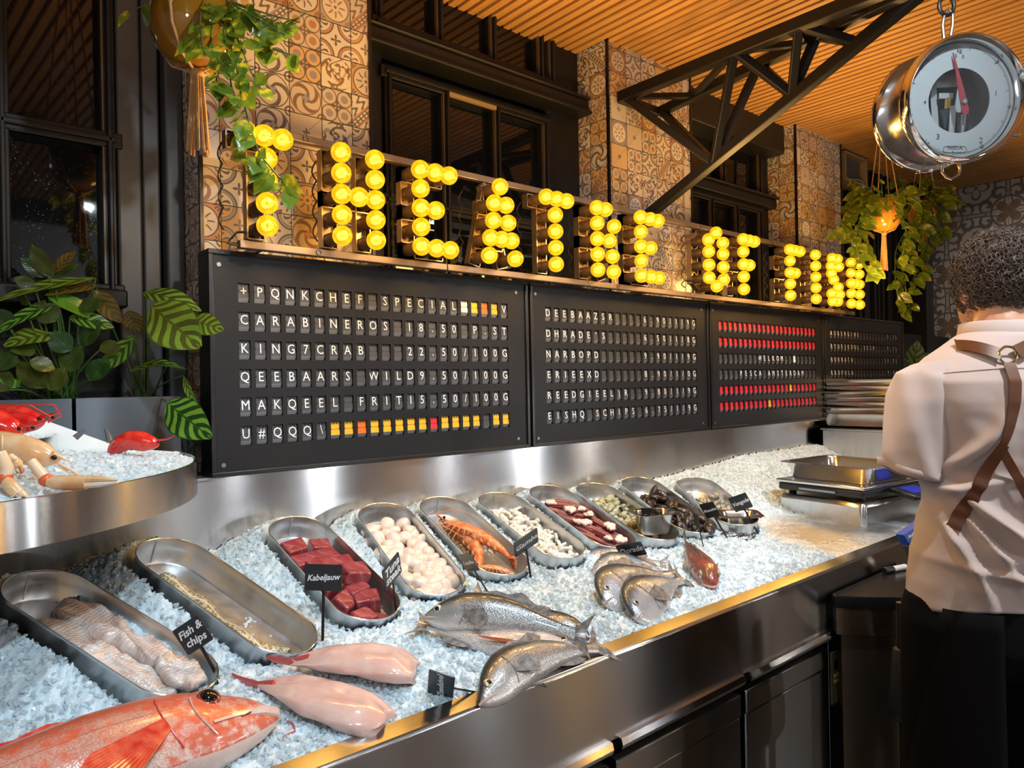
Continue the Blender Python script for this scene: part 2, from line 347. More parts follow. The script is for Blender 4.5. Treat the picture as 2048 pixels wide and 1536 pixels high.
# the low wall behind the boards and the counter
struct(MB().box((2.2, .19, .65), (7.0, .22, 1.27)).box((2.85, .20, 1.54), (5.66, .20, .5)).build('wall_lower', M_BLACKWOOD))
struct(MB().box((2.2, -5.3, 1.5), (9.5, .1, 3.2)).build('wall_front', mat('far_hall_wall', base=(.58, .60, .63), rough=.8)))
struct(MB().box((-3.15, -2.4, 1.5), (.1, 6.0, 3.2)).build('wall_left', bpy.data.materials['far_hall_wall']))
m = MB(); xs = -2.0
while xs < 5.34:
    m.box((xs, -1.55, ZC + .0125), (.028, 3.72, .025)); xs += .0435
ceil = struct(m.build('ceiling', M_WOOD)); struct(MB().box((1.7, -1.55, ZC + .06), (7.5, 4.0, .06)).build('ceiling_backing', M_GAP))
for i, (a, b) in enumerate(pil):
    p = struct(MB().box(((a + b) / 2, (YP + YW) / 2, 2.06), (b - a, YW - YP, 1.66)).build('pillar_%d' % (i + 1), M_TILES))
    for x in (a, b):
        MB().box((x, YP - .001, 2.06), (.009, .012, 1.64)).build('corner_trim', M_BOARDFRAME, p)
def window(n, x0, x1, z0, z1, xm, zt, yf=.27, top=None):
    o = bpy.data.objects.new('window_%d' % n, None); COL.objects.link(o); o['kind'] = 'structure'
    fr = MB(); gl = MB(); ed = MB(); xs = [x0] + xm + [x1]
    def seg(xa, xb, za, zb):
        for (ca, cb, sx, sz) in ((xa, xa, 1, 0), (xb, xb, 1, 0)): fr.box((ca, yf, (za + zb) / 2), (.034, .05, zb - za))
        for zz in (za, zb): fr.box(((xa + xb) / 2, yf, zz), (xb - xa, .05, .034))
    zz = [z0] + zt + [z1]
    for x in xs: fr.box((x, yf, (z0 + z1) / 2), (.030, .05, z1 - z0)); fr.box((x, yf - .012, (z0 + z1) / 2), (.012, .05, z1 - z0))
    for z in zz: fr.box(((x0 + x1) / 2, yf, z), (x1 - x0 + .06, .056, .040)); fr.box(((x0 + x1) / 2, yf - .012, z), (x1 - x0 + .03, .05, .016))
    for k in range(len(xs) - 1):
        for j in range(len(zz) - 1):
            xa, xb, za, zb = xs[k] + .015, xs[k + 1] - .015, zz[j] + .02, zz[j + 1] - .02
            tl = (rng.random(2) - .5) * .006
            gl.add([(xa, yf + .012 + tl[0], za), (xb, yf + .012 - tl[0], za), (xb, yf + .012 - tl[0] + tl[1], zb), (xa, yf + .012 + tl[0] + tl[1], zb)], [(0, 1, 2, 3)])
            ed.box((xb + .001, yf - .019, (za + zb) / 2), (.004, .014, zb - za)); ed.box(((xa + xb) / 2, yf - .02, zb + .002), (xb - xa, .012, .004))
    fr.build('window_frame', M_BLACKWOOD, o, bevel=.004); gl.build('window_pane', M_NIGHTGLASS, o, smooth=0); ed.build('frame_bead', M_EDGEBROWN, o)
    return o
window(1, -.62, -.16, 1.755, 2.86, [-.386], [2.145])
window(2, .67, 1.39, 1.72, 2.545, [.905, 1.14], [2.12])
window(3, .64, 1.43, 2.70, 2.98, [.885, 1.128, 1.37], [])
window(4, 2.30, 2.99, 1.72, 2.42, [2.53, 2.76], [])
window(5, 2.30, 2.99, 2.50, 2.75, [2.64], [])
t = MB()
for (xa, xb, yf, za, zb) in ((.515, .655, .285, 1.75, 2.95), (1.405, 1.593, .285, 1.75, 2.95), (2.148, 2.28, .285, 1.75, 2.95), (3.0, 3.1, .285, 1.75, 2.95)):
    t.box(((xa + xb) / 2, yf, (za + zb) / 2), (xb - xa, .05, zb - za))
for (xa, xb, z, h, d) in ((.515, 1.593, 2.635, .05, .10), (.515, 1.593, 2.605, .014, .12), (.515, 1.593, 2.665, .012, .11), (2.148, 3.1, 2.46, .05, .09), (2.148, 3.1, 2.49, .012, .11), (-.65, -.142, 1.73, .045, .14)):
    t.box(((xa + xb) / 2, .30 - d / 2, z), (xb - xa, d, h))
struct(t.build('trim_1', M_BLACKWOOD, bevel=.006))
t = MB()
for (xa, xb, yf) in ((-.142, -.085, .272), (-.080, -.036, .288), (-.030, .0165, .255)): t.box(((xa + xb) / 2, yf, 2.12), (xb - xa, .05, 1.65))
struct(t.build('trim_5', mat('lightened_post_paint', base=(.060, .062, .065), rough=.45), bevel=.006))  # black paint lightened here to carry the cool light on the posts
struct(MB().box((2.62, .225, 2.80), (.95, .14, .16)).build('trim_2', M_BLACKWOOD, bevel=.01))
struct(MB().box((1.02, .243, 2.538), (.215, .012, .030)).build('trim_3', M_DIRTYEDGE))
# dark panelling and post to the right of the last pillar
t = MB()
for k in range(26):
    x = 3.66 + k * .045; t.box((x, .25 + .012 * math.sin(k * 2.4), 2.3), (.034, .07, 1.3))
t.box((4.93, .16, 2.2), (.14, .16, 1.5)); t.box((5.2, .26, 2.2), (.3, .08, 1.5)); t.box((4.5, .27, 2.84), (1.7, .1, .08))
struct(t.build('trim_4', M_BLACKWOOD))
# ================================================================ split-flap boards
ZB = 1.28357; BW, BH, BD = 1.054, .564, .08; BP = BW + .01045
TXT = [["+PQNKCHEF SPECIAL~^*^V", "CARABINEROS 18.50 P.ST", "KING7CRAB   22.50/100G", "QEEBAARS WILD9.50/100G", "MAKQEEL FRITI5.50/100G", "U#QQQ\\^^*^^^^^!^^^^ ^^"],
       ["DEEBAAZSR   6.90/1/9G".replace('   ', '    '), "DHRADE'S     6.50/1/8G", "NARBOPD      9.90/1/9G", "ERIEEXD      8.90/1/0G", "REEDGIEEL)R  9.80/1/9G", "EISHQ SCHIPS 6.75/1/9G"],
       ["!" * 22, "!" * 22, "        WELKOM. ~     ", "    PESCA AMSTERDAM   ", "!" * 15 + "^" + "!" * 6, "!" * 10 + "^" + "!" * 11],
       ["AUBERGINE         9.75", "BYOEJKOOL 2ESM    9.75", "BURRATA          14.95", "KROPULA           9.00", " " * 22, " " * 22]]
HW, HH, PX, PZ, X0H, Z0H = .0290, .0485, .0411, .0724, .0735, .4848
FLAPS = {}
def flap_mb(ch):
    m = MB(); w2 = HW * .93
    up, lo = .0105, .0085                                     # upper and lower half plates, hinge in the middle of the sign
    colr = {'~': 5, '^': 2, '*': 4, '!': 3}.get(ch, 0)
    zc = .0035; hu = .0190
    m.add([(-w2 / 2, .004, zc + .0005), (w2 / 2, .004, zc + .0005), (w2 / 2, .0060, zc + hu), (-w2 / 2, .0060, zc + hu)], [(0, 1, 2, 3)], colr)
    m.add([(-w2 / 2, .0038, zc - .0005), (w2 / 2, .0038, zc - .0005), (w2 / 2, .0025, zc - hu * .86), (-w2 / 2, .0025, zc - hu * .86)], [(3, 2, 1, 0)], colr)
    P = [[(x, .0028 + .006 * k / 5, zc - hu * .86 - .0105 * k / 5 - .0002) for x in (-w2 / 2, w2 / 2)] for k in range(6)]; m.grid(P, 6)
    m.box((0, .0075, HH / 2 - .003), (w2 * .8, .003, .005), mi=7); m.box((-.004, .006, HH / 2 - .0045), (.003, .003, .003), mi=7); m.box((.005, .006, HH / 2 - .0045), (.003, .003, .003), mi=7)
    m.box((0, .0045, zc), (w2, .001, .0008), mi=7)
    for sx in (-1, 1): m.box((sx * (w2 / 2 - .0006), .0034, zc + .001), (.0012, .002, .006), mi=7)
    if colr == 0 and ch != ' ':
        V, F = text_mb(ch, .0355, .0004, 0, .86)
        if len(V): V = np.stack([V[:, 0], .0022 - V[:, 2] + np.where(V[:, 1] > 0, V[:, 1] * .09, V[:, 1] * .05), V[:, 1] + zc], 1); m.add(V, F, 1)
    return m
FM = [M_FLAP, M_CHAR, M_FY, M_FR, M_FO, M_FW, M_FLAPLOW, M_HOLE]
def flap_mesh(ch):
    if ch not in FLAPS: FLAPS[ch] = flap_mb(ch).mesh('flap_tile', FM, smooth=0)
    return FLAPS[ch]
BL = ['black split-flap board on the left listing carabineros and king crab, largest in view', 'black split-flap board second from left, ending with the chips at 6.75 row',
      'black split-flap board with rows of red tiles around the words of welcome', 'farthest black split-flap board, first row aubergine, next to the panelling']
for bi in range(4):
    B = thing('split_flap_board', BL[bi], 'board', (bi * BP, 0, ZB), 'split-flap boards on the wall')
    m = MB()                                                   # outer frame
    for (c, s) in (((BW / 2, BD / 2, .006), (BW, BD, .012)), ((BW / 2, BD / 2, BH - .006), (BW, BD, .012)), ((.006, BD / 2, BH / 2), (.012, BD, BH - .024)), ((BW - .006, BD / 2, BH / 2), (.012, BD, BH - .024))): m.box(c, s)
    m.box((BW / 2, BD - .004, BH / 2), (BW - .024, .008, BH - .024)); m.build('frame', M_BOARDFRAME, B, bevel=.0015)
    m = MB(); xs = [.012]; zs = [.012]                         # front panel with its slots
    for c in range(22): xs += [X0H + c * PX, X0H + c * PX + HW]
    xs.append(BW - .012)
    for r_ in range(5, -1, -1): zs += [Z0H - r_ * PZ - HH, Z0H - r_ * PZ]
    zs.append(BH - .012); yp = .006
    V = [(x, yp, z) for z in zs for x in xs]; nx = len(xs); F = []
    m.add(V, [(j * nx + i, j * nx + i + 1, (j + 1) * nx + i + 1, (j + 1) * nx + i) for j in range(len(zs) - 1) for i in range(nx - 1) if not (i % 2 == 1 and j % 2 == 1)])
    for j in range(1, len(zs) - 1, 2):
        for i in range(1, nx - 1, 2):
            q = [(xs[i], zs[j]), (xs[i + 1], zs[j]), (xs[i + 1], zs[j + 1]), (xs[i], zs[j + 1])]
            m.add([(a, yp, b) for a, b in q] + [(a, yp + .024, b) for a, b in q], [(k, k + 4, (k + 1) % 4 + 4, (k + 1) % 4) for k in range(4)], 1)
            m.add([(a, yp + .024, b) for a, b in q], [(0, 1, 2, 3)], 2)
    m.build('face_panel', [M_PANEL, M_BOARDFRAME, M_HOLE], B, smooth=0)
    for sx, sz in ((.027, .527), (1.003, .525), (.030, .029), (1.003, .034)):
        s = MB(); s.lathe([(.001, 0), (.0042, .0003), (.005, .0016), (.0055, .002)], 14, R=rotx(PI / 2), c=(sx, yp + .0005, sz)); s.build('screw', M_NICKEL, B)
    rest = MB(); k = 0
    for r_ in range(6):
        row = TXT[bi][r_].ljust(22)[:22]
        for c in range(22):
            loc = (X0H + c * PX + HW / 2, yp - .0008 + rng.random() * .0012, Z0H - r_ * PZ - HH / 2)
            if c < 16 or (c == 16 and r_ < 4):
                o = bpy.data.objects.new('flap_tile', flap_mesh(row[c])); COL.objects.link(o); o.parent = B; o.location = loc
            else:
                q = flap_mb(row[c]); 
                for V_, in zip(q.v): V_ += np.array(loc)
                rest.v += q.v; rest.f += [tuple(i + rest.n for i in f) for f in q.f]; rest.m += q.m; rest.n += q.n
    o = rest.build('flap_tiles', FM, B, smooth=0); o['kind'] = 'stuff'
# ================================================================ marquee sign
RZ = [2.106, 2.0525, 1.9985, 1.945, 1.891]; A_ = range(5)
def colx(x, rows): return [(x, RZ[r]) for r in rows]
LET = [('T', colx(.048, [0]) + colx(.093, [0]) + colx(.138, [0]) + colx(.097, [1, 2, 3, 4])),
 ('H', colx(.294, A_) + colx(.393, A_) + colx(.344, [2])), ('E', colx(.537, A_) + colx(.588, [0, 2, 4]) + colx(.636, [0, 4])),
 ('A', [(.828, RZ[0]), (.804, RZ[1]), (.851, RZ[1]), (.799, RZ[2]), (.858, RZ[2]), (.787, RZ[3]), (.831, RZ[3]), (.870, RZ[3]), (.781, RZ[4]), (.885, RZ[4])]),
 ('T', colx(1.023, [0]) + colx(1.070, [0]) + colx(1.116, [0]) + colx(1.062, [1, 2, 3, 4])),
 ('R', colx(1.264, A_) + [(1.309, RZ[0]), (1.352, RZ[1]), (1.327, RZ[2]), (1.341, RZ[3]), (1.346, RZ[4])]),
 ('E', colx(1.500, A_) + colx(1.556, [0, 2, 4]) + colx(1.602, [0, 4])),
 ('O', [(1.985, 2.108), (1.931, 2.074), (2.034, 2.072), (1.931, 2.026), (2.034, 2.026), (1.931, 1.972), (2.034, 1.972), (1.931, 1.920), (2.036, 1.920), (1.984, 1.889)]),
 ('F', colx(2.189, A_) + colx(2.236, [0, 2]) + colx(2.279, [0])), ('F', colx(2.587, A_) + colx(2.634, [0, 2]) + colx(2.683, [0])),
 ('I', colx(2.836, A_)), ('S', [(3.011, 2.108), (3.069, 2.109), (2.998, 2.068), (3.083, 2.07), (3.0, 2.03), (3.024, 2.0), (3.073, 1.965), (3.0, 1.928), (3.087, 1.928), (3.01, 1.891), (3.066, 1.892)]),
 ('H', colx(3.222, A_) + colx(3.320, A_) + colx(3.272, [2]))]
STROKE = {'T': [(0, 0, 2, 0), (1, 0, 1, 4)], 'I': [(0, 0, 0, 4)], 'H': [(0, 0, 0, 4), (2, 0, 2, 4), (0, 2, 2, 2)], 'E': [(0, 0, 0, 4), (0, 0, 2, 0), (0, 2, 1.1, 2), (0, 4, 2, 4)], 'F': [(0, 0, 0, 4), (0, 0, 2, 0), (0, 2, 1, 2)],
          'A': [(1, 0, 0, 4), (1, 0, 2, 4), (.35, 3, 1.7, 3), (.6, 1, 1.4, 1)], 'R': [(0, 0, 0, 4), (0, 0, 1.2, 0), (1.2, 0, 2, 1), (2, 1, 1.3, 2), (0, 2, 1.3, 2), (1.2, 2, 2, 4)], 'O': [(0, .7, 0, 3.4), (2, .7, 2, 3.4), (0, .7, 1, 0), (1, 0, 2, .7), (0, 3.4, 1, 4), (1, 4, 2, 3.4)], 'S': [(0, 0, 2, 0), (0, 0, 0, 1.6), (0, 1.6, 2, 2.5), (2, 2.5, 2, 4), (0, 4, 2, 4), (2, 0, 2, .7), (0, 3.3, 0, 4)]}
LDESC = ['first letter T of the bulb sign, half behind the trailing plant', 'bulb letter H on the tiled pillar, second in the lit sign', 'bulb letter E in front of the window, third in the lit sign', 'bulb letter A in the lit sign, in front of the window',
 'bulb letter T between the A and the R of the sign', 'bulb letter R beside the edge of the middle tiled pillar', 'bulb letter E on the middle pillar, ending the first word', 'bulb letter O of the short middle word of the sign',
 'bulb letter F following the round O of the sign', 'bulb letter F starting the last word of the sign', 'bulb letter I, a single column of bulbs, on the far pillar', 'bulb letter S near the end of the sign', 'last bulb letter H of the sign, beside the hanging pots']
bulb_me = socket_me = None
m = MB(); Ry = rotx(PI / 2)
m.ball((0, 0, 0), .0258, 20, 14, fn=lambda q: q); bulb_me = m.mesh('bulb', M_BULB)
m = MB()
for k in range(5): a0 = k * 2 * PI / 5; a1 = (k + .5) * 2 * PI / 5; m.tube([(.009 * math.cos(a0), .011, .009 * math.sin(a0)), (.010 * math.cos(a0), -.010, .010 * math.sin(a0)), (.010 * math.cos(a1), -.010, .010 * math.sin(a1)), (.009 * math.cos(a1), .011, .009 * math.sin(a1))], .0026, 5)
fila_me = m.mesh('filament', [M_FILA, M_GLOW])
m = MB(); m.lathe([(.0145, .017), (.0150, .030), (.0175, .034), (.0185, .080), (.012, .094), (.006, .100)], 18, R=rotx(-PI / 2)); socket_me = m.mesh('socket', [M_SOCKET])
YB = -.130
for li, (ch, pts) in enumerate(LET):
    x0 = min(p[0] for p in pts); x1 = max(p[0] for p in pts); xc = (x0 + x1) / 2
    L = thing('marquee_letter', LDESC[li], 'sign letter', (xc, -.05, 1.878), 'bulb letters of the lit sign')
    fr = MB(); hw = .021
    px_ = lambda c: x0 + (x1 - x0) * c / 2 - xc if ch != 'T' else (x0 + (.048 if li == 0 else .040) * 1.0 - xc if c == 1 else x0 + (x1 - x0) * c / 2 - xc)
    pz_ = lambda r: 2.106 - r * .05375 - 1.878
    for (c0, r0, c1, r1) in STROKE[ch]:
        a = np.array([px_(c0), 0, pz_(r0)]); b = np.array([px_(c1), 0, pz_(r1)]); d = nrm(b - a); n_ = np.array([-d[2], 0, d[0]]); a = a - d * hw; b = b + d * hw
        for s in (-1, 1):
            fr.bar(a + n_ * hw * s, b + n_ * hw * s, .0035, .024, up=(0, 1, 0))
        for e in (a, b): fr.bar(e - n_ * hw, e + n_ * hw, .0035, .024, up=(0, 1, 0))
        fr.bar(a + np.array([0, .012, 0]), b + np.array([0, .012, 0]), hw * 1.7, .002, up=(0, 1, 0))
    fr.build('letter_frame', M_BRASS, L)
    for (bx, bz) in pts:
        b = bpy.data.objects.new('bulb', bulb_me); COL.objects.link(b); b.parent = L; b.location = (bx - xc, YB + .05, bz - 1.878); b.rotation_euler = (0, rng.random() * 6, 0)
        f_ = bpy.data.objects.new('filament', fila_me); COL.objects.link(f_); f_.parent = b
        s = bpy.data.objects.new('socket', socket_me); COL.objects.link(s); s.parent = b; s.rotation_euler = (0, 0, 0)
    cb = MB(); zs_ = sorted(set(round(p[1], 3) for p in pts))
    for za, zb_ in zip(zs_[:-1], zs_[1:]):
        if zb_ - za < .03: continue
        q = [(x0 - xc + dx, .005 + dy, za + (zb_ - za) * k / 8 - 1.878) for k, dx, dy in [(k, -.019 - .006 * math.sin(PI * k / 8), .018 + .014 * math.sin(PI * k / 8)) for k in range(9)]]; cb.tube(q, .0022, 6)
    cb.build('cable', M_CABLE, L)
    spot('ceiling_fill', (xc, -.30, 2.02), (xc, -.62, 3.0), 4.8 * len(pts) / 9, WARM, 150, .8, .05)  # added spot aimed up; brightens the ceiling beyond the bulbs' own light
    pl = bpy.data.lights.new('sign_light', 'POINT'); pl.energy = 3.8 * len(pts) / 9; pl.color = WARM; pl.shadow_soft_size = .05
    po = bpy.data.objects.new('sign_light', pl); COL.objects.link(po); po.location = (xc, -.30, 2.0)
for nm, z, xa, xb, lab in (('sign_rail', 2.146, .10, 3.37, 'bronze square rail along the top of the bulb letters'), ('sign_rail', 1.855, .055, 3.42, 'bronze square rail along the foot of the bulb letters')):
    T = thing(nm, lab, 'rail', (xa, -.05, z), 'rails of the lit sign')
    k = 0; x = xa
    while x < xb - .01:
        e = min(x + .62, xb); MB().box(((x + e) / 2 - xa, 0, 0), (e - x - .0015, .022, .020)).build('tube_section', M_RAIL, T, bevel=.002); x = e
    for bx in (.12, .48, 1.66, 2.10, 3.15, 3.34): MB().box((bx - xa, .075, 0), (.014, .155, .014)).build('wall_bracket', M_RAIL, T)
    for ex in ((.231,) if z > 2 else (.262, 1.45)):
        q = [(ex - xa + .007 * math.cos(a), -.013, .007 * math.sin(a)) for a in np.linspace(0, 2 * PI, 15)]; MB().tube(q, .0018, 6).build('eyelet', M_NICKEL, T)
c = MB(); q = [(.03 + .045 * k, -.045 - .01 * math.sin(k), 1.868 - .012 - .010 * math.sin(k * PI / 4)) for k in range(0, 7)]; q = [(.14, -.03, 1.90), (.06, -.03, 1.888), (.045, -.04, 1.872)] + q; c.tube(q, .003, 8)
tag(c.build('power_cable', M_CABLE), 'black power cable drooping at the near end of the lit sign', 'cable')
# ================================================================ truss
m = thing('roof_truss', 'black steel cantilever truss with zigzag webs above the lit sign', 'truss', (1.77, .09, 2.18))
off = np.array([1.77, .09, 2.18])
def tb(name, a, b, w=.036, h=.036): q = MB(); q.bar(np.array(a) - off, np.array(b) - off, w, h); return q.build(name, M_TRUSS, m, bevel=.003)
XA, ZT = 1.645, 2.645; P0 = np.array([1.775, .07, 2.19]); Pe = on(0, 1.775, 1823, 0); sl = (Pe - P0) / (P0[1] - Pe[1])
yt = P0[1] - (ZT - P0[2]) / sl[2] - .12; tip = lambda y: P0 + sl * (P0[1] - y)
c1 = lambda y: np.array([XA, y, ZT]); Bw = np.array([1.895, .08, ZT]); Bn = on(2, ZT, 1757, 12); c2 = lambda y: Bw + (Bn - Bw) * ((.08 - y) / (.08 - Bn[1]))
tb('top_chord', c1(.08), c1(yt), .042, .042); tb('top_chord', c2(.08), c2(yt), .036, .036)
tb('bottom_chord', P0 + np.array([0, .02, -.02]), tip(yt), .038, .038); tb('wall_post', (1.775, .085, 2.17), (1.775, .085, ZT), .042, .03); tb('wall_bar', c1(.08), c2(.08), .032, .032)
n1 = on(0, 1.775, 1427, 327); n2 = on(0, 1.775, 1583, 189); n3 = on(0, 1.775, 1708, 84)
u1 = on(2, ZT, 1484, 110); u2 = on(2, ZT, 1612, 59)
for nb, ys in ((n1, (.06, u1[1])), (n2, (u1[1], u2[1]))):
    for y in ys:
        for c_ in (c1, c2): tb('web_bar', c_(y), nb, .028, .028)
for c_ in (c1, c2): tb('web_bar', c_(u2[1]), n3, .028, .028)
ys = [.06, -.12, u1[1], -.62, u2[1], u2[1] - .2]
for k in range(5): tb('cross_bar', (c1, c2)[k % 2](ys[k]), (c2, c1)[k % 2](ys[k + 1]), .022, .022)
m = MB(); m.box((0, 0, 0), (.30, .10, .17)); sp = thing('wall_speaker', 'wood-framed grey box fixed under the ceiling beyond the far pillar', 'speaker', (3.87, .17, 2.77))
MB().box((0, .02, 0), (.27, .08, .15)).build('casing', mat('grey_cloth', base=(.09, .08, .075), rough=.8), sp)
q = MB(); [q.box(c_, s_) for c_, s_ in (((0, 0, .08), (.30, .12, .014)), ((0, 0, -.08), (.30, .12, .014)), ((-.145, 0, 0), (.014, .12, .15)), ((.145, 0, 0), (.014, .12, .15)))]; q.build('frame', mat('pale_wood', base=(.32, .22, .13), rough=.5), sp)
# ================================================================ counter
def hnoise(x, y, s, seed=0):                                   # smooth value noise
    r = np.random.default_rng(seed).random((64, 64)); X_, Y_ = np.asarray(x) * s + 11.3, np.asarray(y) * s + 7.7
    i, j = np.floor(X_).astype(int), np.floor(Y_).astype(int); fx, fy = X_ - i, Y_ - j; fx = fx * fx * (3 - 2 * fx); fy = fy * fy * (3 - 2 * fy)
    g = lambda a, b: r[a % 64, b % 64]
    return (g(i, j) * (1 - fx) + g(i + 1, j) * fx) * (1 - fy) + (g(i, j + 1) * (1 - fx) + g(i + 1, j + 1) * fx) * fy
TL, TW, TD = .447, .153, .058
TR = [(-.304, -.38, .06, .54, .382), (-.085, -.328, .061, .455, .419), (.178, -.269, .052, .077, .378), (.409, -.238, .049, -.138, .358), (.613, -.234, .049, -.118, .325), (.826, -.237, .048, -.137, .277), (1.03, -.247, .048, -.137, .3), (1.214, -.273, .047, -.199, .275), (1.419, -.285, .046, -.305, .291), (1.637, -.333, .045, -.532, .228)]
def _td(u, v, t): hh = (TL - TW) / 2; return np.hypot(u, np.maximum(np.maximum(v - hh - TD * math.tan(t), -v - hh + .010), 0)) - TW / 2
def traydist(x, y):
    D_ = np.full(np.shape(x), 9.)
    for cx, cy, dz, rz, t in TR: c, s = math.cos(rz), math.sin(rz); dx, dy = x - cx, y - cy; D_ = np.minimum(D_, _td(dx * c + dy * s, (-dx * s + dy * c) / math.cos(t), t))
    return D_
def _trayfit(z, x, y):                                         # ice cut away under each tray and banked against its sides
    for cx, cy, dz, rz, t in TR:
        cz = .955 + .16 * (cy + .8) + dz; c, s = math.cos(rz), math.sin(rz); dx, dy = x - cx, y - cy; u = dx * c + dy * s; v = (-dx * s + dy * c) / math.cos(t); plane = cz + v * math.sin(t)
        d = _td(u, v, t)
        bank = plane - .014 - .026 * np.clip(-v / .22, 0, 1) - np.clip(d, 0, 1) * .75
        k = np.clip((d - .0042) / .009, 0, 1); k = k * k * (3 - 2 * k); z = np.where(d > .0042, np.maximum(z * 1.0, np.minimum(bank, z + .16) * k + (1 - k) * (.5 * np.minimum(z, bank) + .5 * np.minimum(bank, z + .16) - .004)), np.minimum(z, plane - TD / math.cos(t) - .006))
    return z
def icez(x, y):
    x = np.asarray(x, float); y = np.asarray(y, float); return _trayfit(icebase(x, y), x, y)
def icebase(x, y):
    x = np.asarray(x, float); y = np.asarray(y, float)
    z = .948 + .143 * (y + .80) + .03 * np.clip((y + .45) / .45, 0, 1) ** 2
    z = z + .012 * (hnoise(x, y, 5, 1) - .5) * np.clip((y + .82) * 6, 0.3, 1)
    f = np.clip((x - 1.75) / .3, 0, 1) * np.clip((-.22 - y) / .15, 0, 1)        # melted flat at the scale end
    return z * (1 - f) + f * (.952 + .045 * (y + .80)) + .05 * np.clip((x - 1.8) / .6, 0, 1) * np.clip((y + .25) / .25, 0, 1)
YL, ZL = -.835, .950
C = thing('fish_counter', 'long stainless steel display counter carrying the bed of ice and fish', 'counter', (1.2, YL, 0))
o0 = np.array([1.2, YL, 0]); cp = lambda mb, name, mt, **k: mb.xform(np.eye(3), -o0).build(name, mt, C, **k)
m = MB(); m.box((1.05, .052, 1.12), (4.3, .02, .325)); cp(m, 'backsplash', M_STEELX)
m = MB(); m.box((1.05, .045, 1.281), (4.3, .06, .006)); cp(m, 'backsplash_ledge', M_STEELX)
m = MB(); m.box((1.05, YL + .004, .86), (4.3, .008, .17)); cp(m, 'apron', M_STEELX, bevel=.002)
m = MB(); prof = [(YL + .0, ZL - .010), (YL + .001, ZL - .004), (YL + .004, ZL), (YL + .037, ZL + .0070), (YL + .039, ZL + .003), (YL + .039, ZL - .10), (YL + .006, ZL - .10)]
m.loft([[(x, y, z) for y, z in prof] for x in (-1.1, 3.2)]); cp(m, 'lip', M_STEELTOP)
m = MB(); m.box((1.05, -.40, .86), (4.3, .84, .02)); cp(m, 'ice_well', M_STEELX)
m = MB(); m.box((1.05, -.40, .40), (4.3, .76, .78)); cp(m, 'carcass', mat('dark_carcass', base=(.012, .011, .011), rough=.5))
# refrigerated drawers under the counter: three doors and a control strip
DX = [(-.62, -.02), (.0, .50), (.515, .985), (1.0, 1.435)]
for k, (xa, xb) in enumerate(DX[1:]):
    lab = ['dark steel counter door at the lower frame edge, leftmost of three with bar handles', 'middle dark steel counter door with the smeared bar handle', 'dark steel counter door next to the keypad strip'][k]
    D = thing('counter_door', lab, 'door', ((xa + xb) / 2, YL + .02, .43), 'refrigerated doors under the fish counter'); w_ = xb - xa
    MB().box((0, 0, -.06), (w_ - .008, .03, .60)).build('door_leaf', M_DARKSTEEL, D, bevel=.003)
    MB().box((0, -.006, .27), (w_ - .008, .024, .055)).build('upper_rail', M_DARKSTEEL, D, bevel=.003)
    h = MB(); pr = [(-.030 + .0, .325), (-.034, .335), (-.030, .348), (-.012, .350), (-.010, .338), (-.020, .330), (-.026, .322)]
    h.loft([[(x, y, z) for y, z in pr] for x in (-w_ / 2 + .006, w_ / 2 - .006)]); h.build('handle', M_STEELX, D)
    for sx in (-1, 1): MB().box((sx * (w_ / 2 - .012), -.012, .334), (.006, .03, .022)).build('handle_bracket', M_NICKEL, D)
K = thing('control_panel', 'dark strip panel with a small keypad and display beside the counter doors', 'control panel', (1.50, YL + .02, .43))
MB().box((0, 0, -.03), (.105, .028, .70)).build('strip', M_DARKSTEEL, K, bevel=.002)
MB().box((-.014, -.0155, .20), (.056, .003, .15)).build('keypad_plate', mat('olive_plate', base=(.14, .12, .06), rough=.4), K)
MB().box((-.012, -.018, .235), (.032, .003, .024)).build('display', mat('black_lcd', base=(.004, .004, .004), rough=.1), K)
kb = MB(); kb.box((0, 0, 0), (.008, .003, .009)); kme = kb.mesh('key', mat('gold_key', base=(.5, .40, .15), rough=.35))
for i in range(3):
    for j in range(2):
        o = bpy.data.objects.new('key', kme); COL.objects.link(o); o.parent = K; o.location = (-.023 + i * .012, -.018, .205 - j * .016)
# ---------------------------------------------------------------- ice
def f_ice(nt):
    v = objvec(nt); n = noise(nt, v, 160, 3, .6); n2 = noise(nt, v, 22, 3); wet = attr(nt, 'wet')
    c = mix(nt, n, (.58, .72, .80), (.84, .93, .98)); c = mix(nt, wet, c, (.60, .60, .58))
    return dict(base=c, metal=wet * .95, rough=.22 + wet * .06, sss=.25, ssscale=.012, spec=.7, normal=bump(nt, n + noise(nt, v, 420, 2) * .5, .5, .004))
M_ICE = mat('crushed_ice_surface', f_ice)
M_CHIP = mat('ice_chip', lambda nt: dict(base=mix(nt, noise(nt, objvec(nt), 90, 2), (.62, .75, .82), (.88, .95, .99)), rough=.10, sss=.15, ssscale=.008, spec=.9))
_n = M_CHIP.node_tree; _t = _n.nodes.new('ShaderNodeBsdfTransparent'); _m = _n.nodes.new('ShaderNodeMixShader'); _m.inputs[0].default_value = .58; _n.links.new(_t.outputs[0], _m.inputs[1]); _n.links.new(_n.nodes['Principled BSDF'].outputs[0], _m.inputs[2]); _n.links.new(_m.outputs[0], _n.nodes['Material Output'].inputs[0])
CHIP = np.array([[x, y, z] for x in (-1, 1) for y in (-1, 1) for z in (-1, 1)], float); CHF = [(0, 1, 3, 2), (4, 6, 7, 5), (0, 4, 5, 1), (2, 3, 7, 6), (0, 2, 6, 4), (1, 5, 7, 3)]
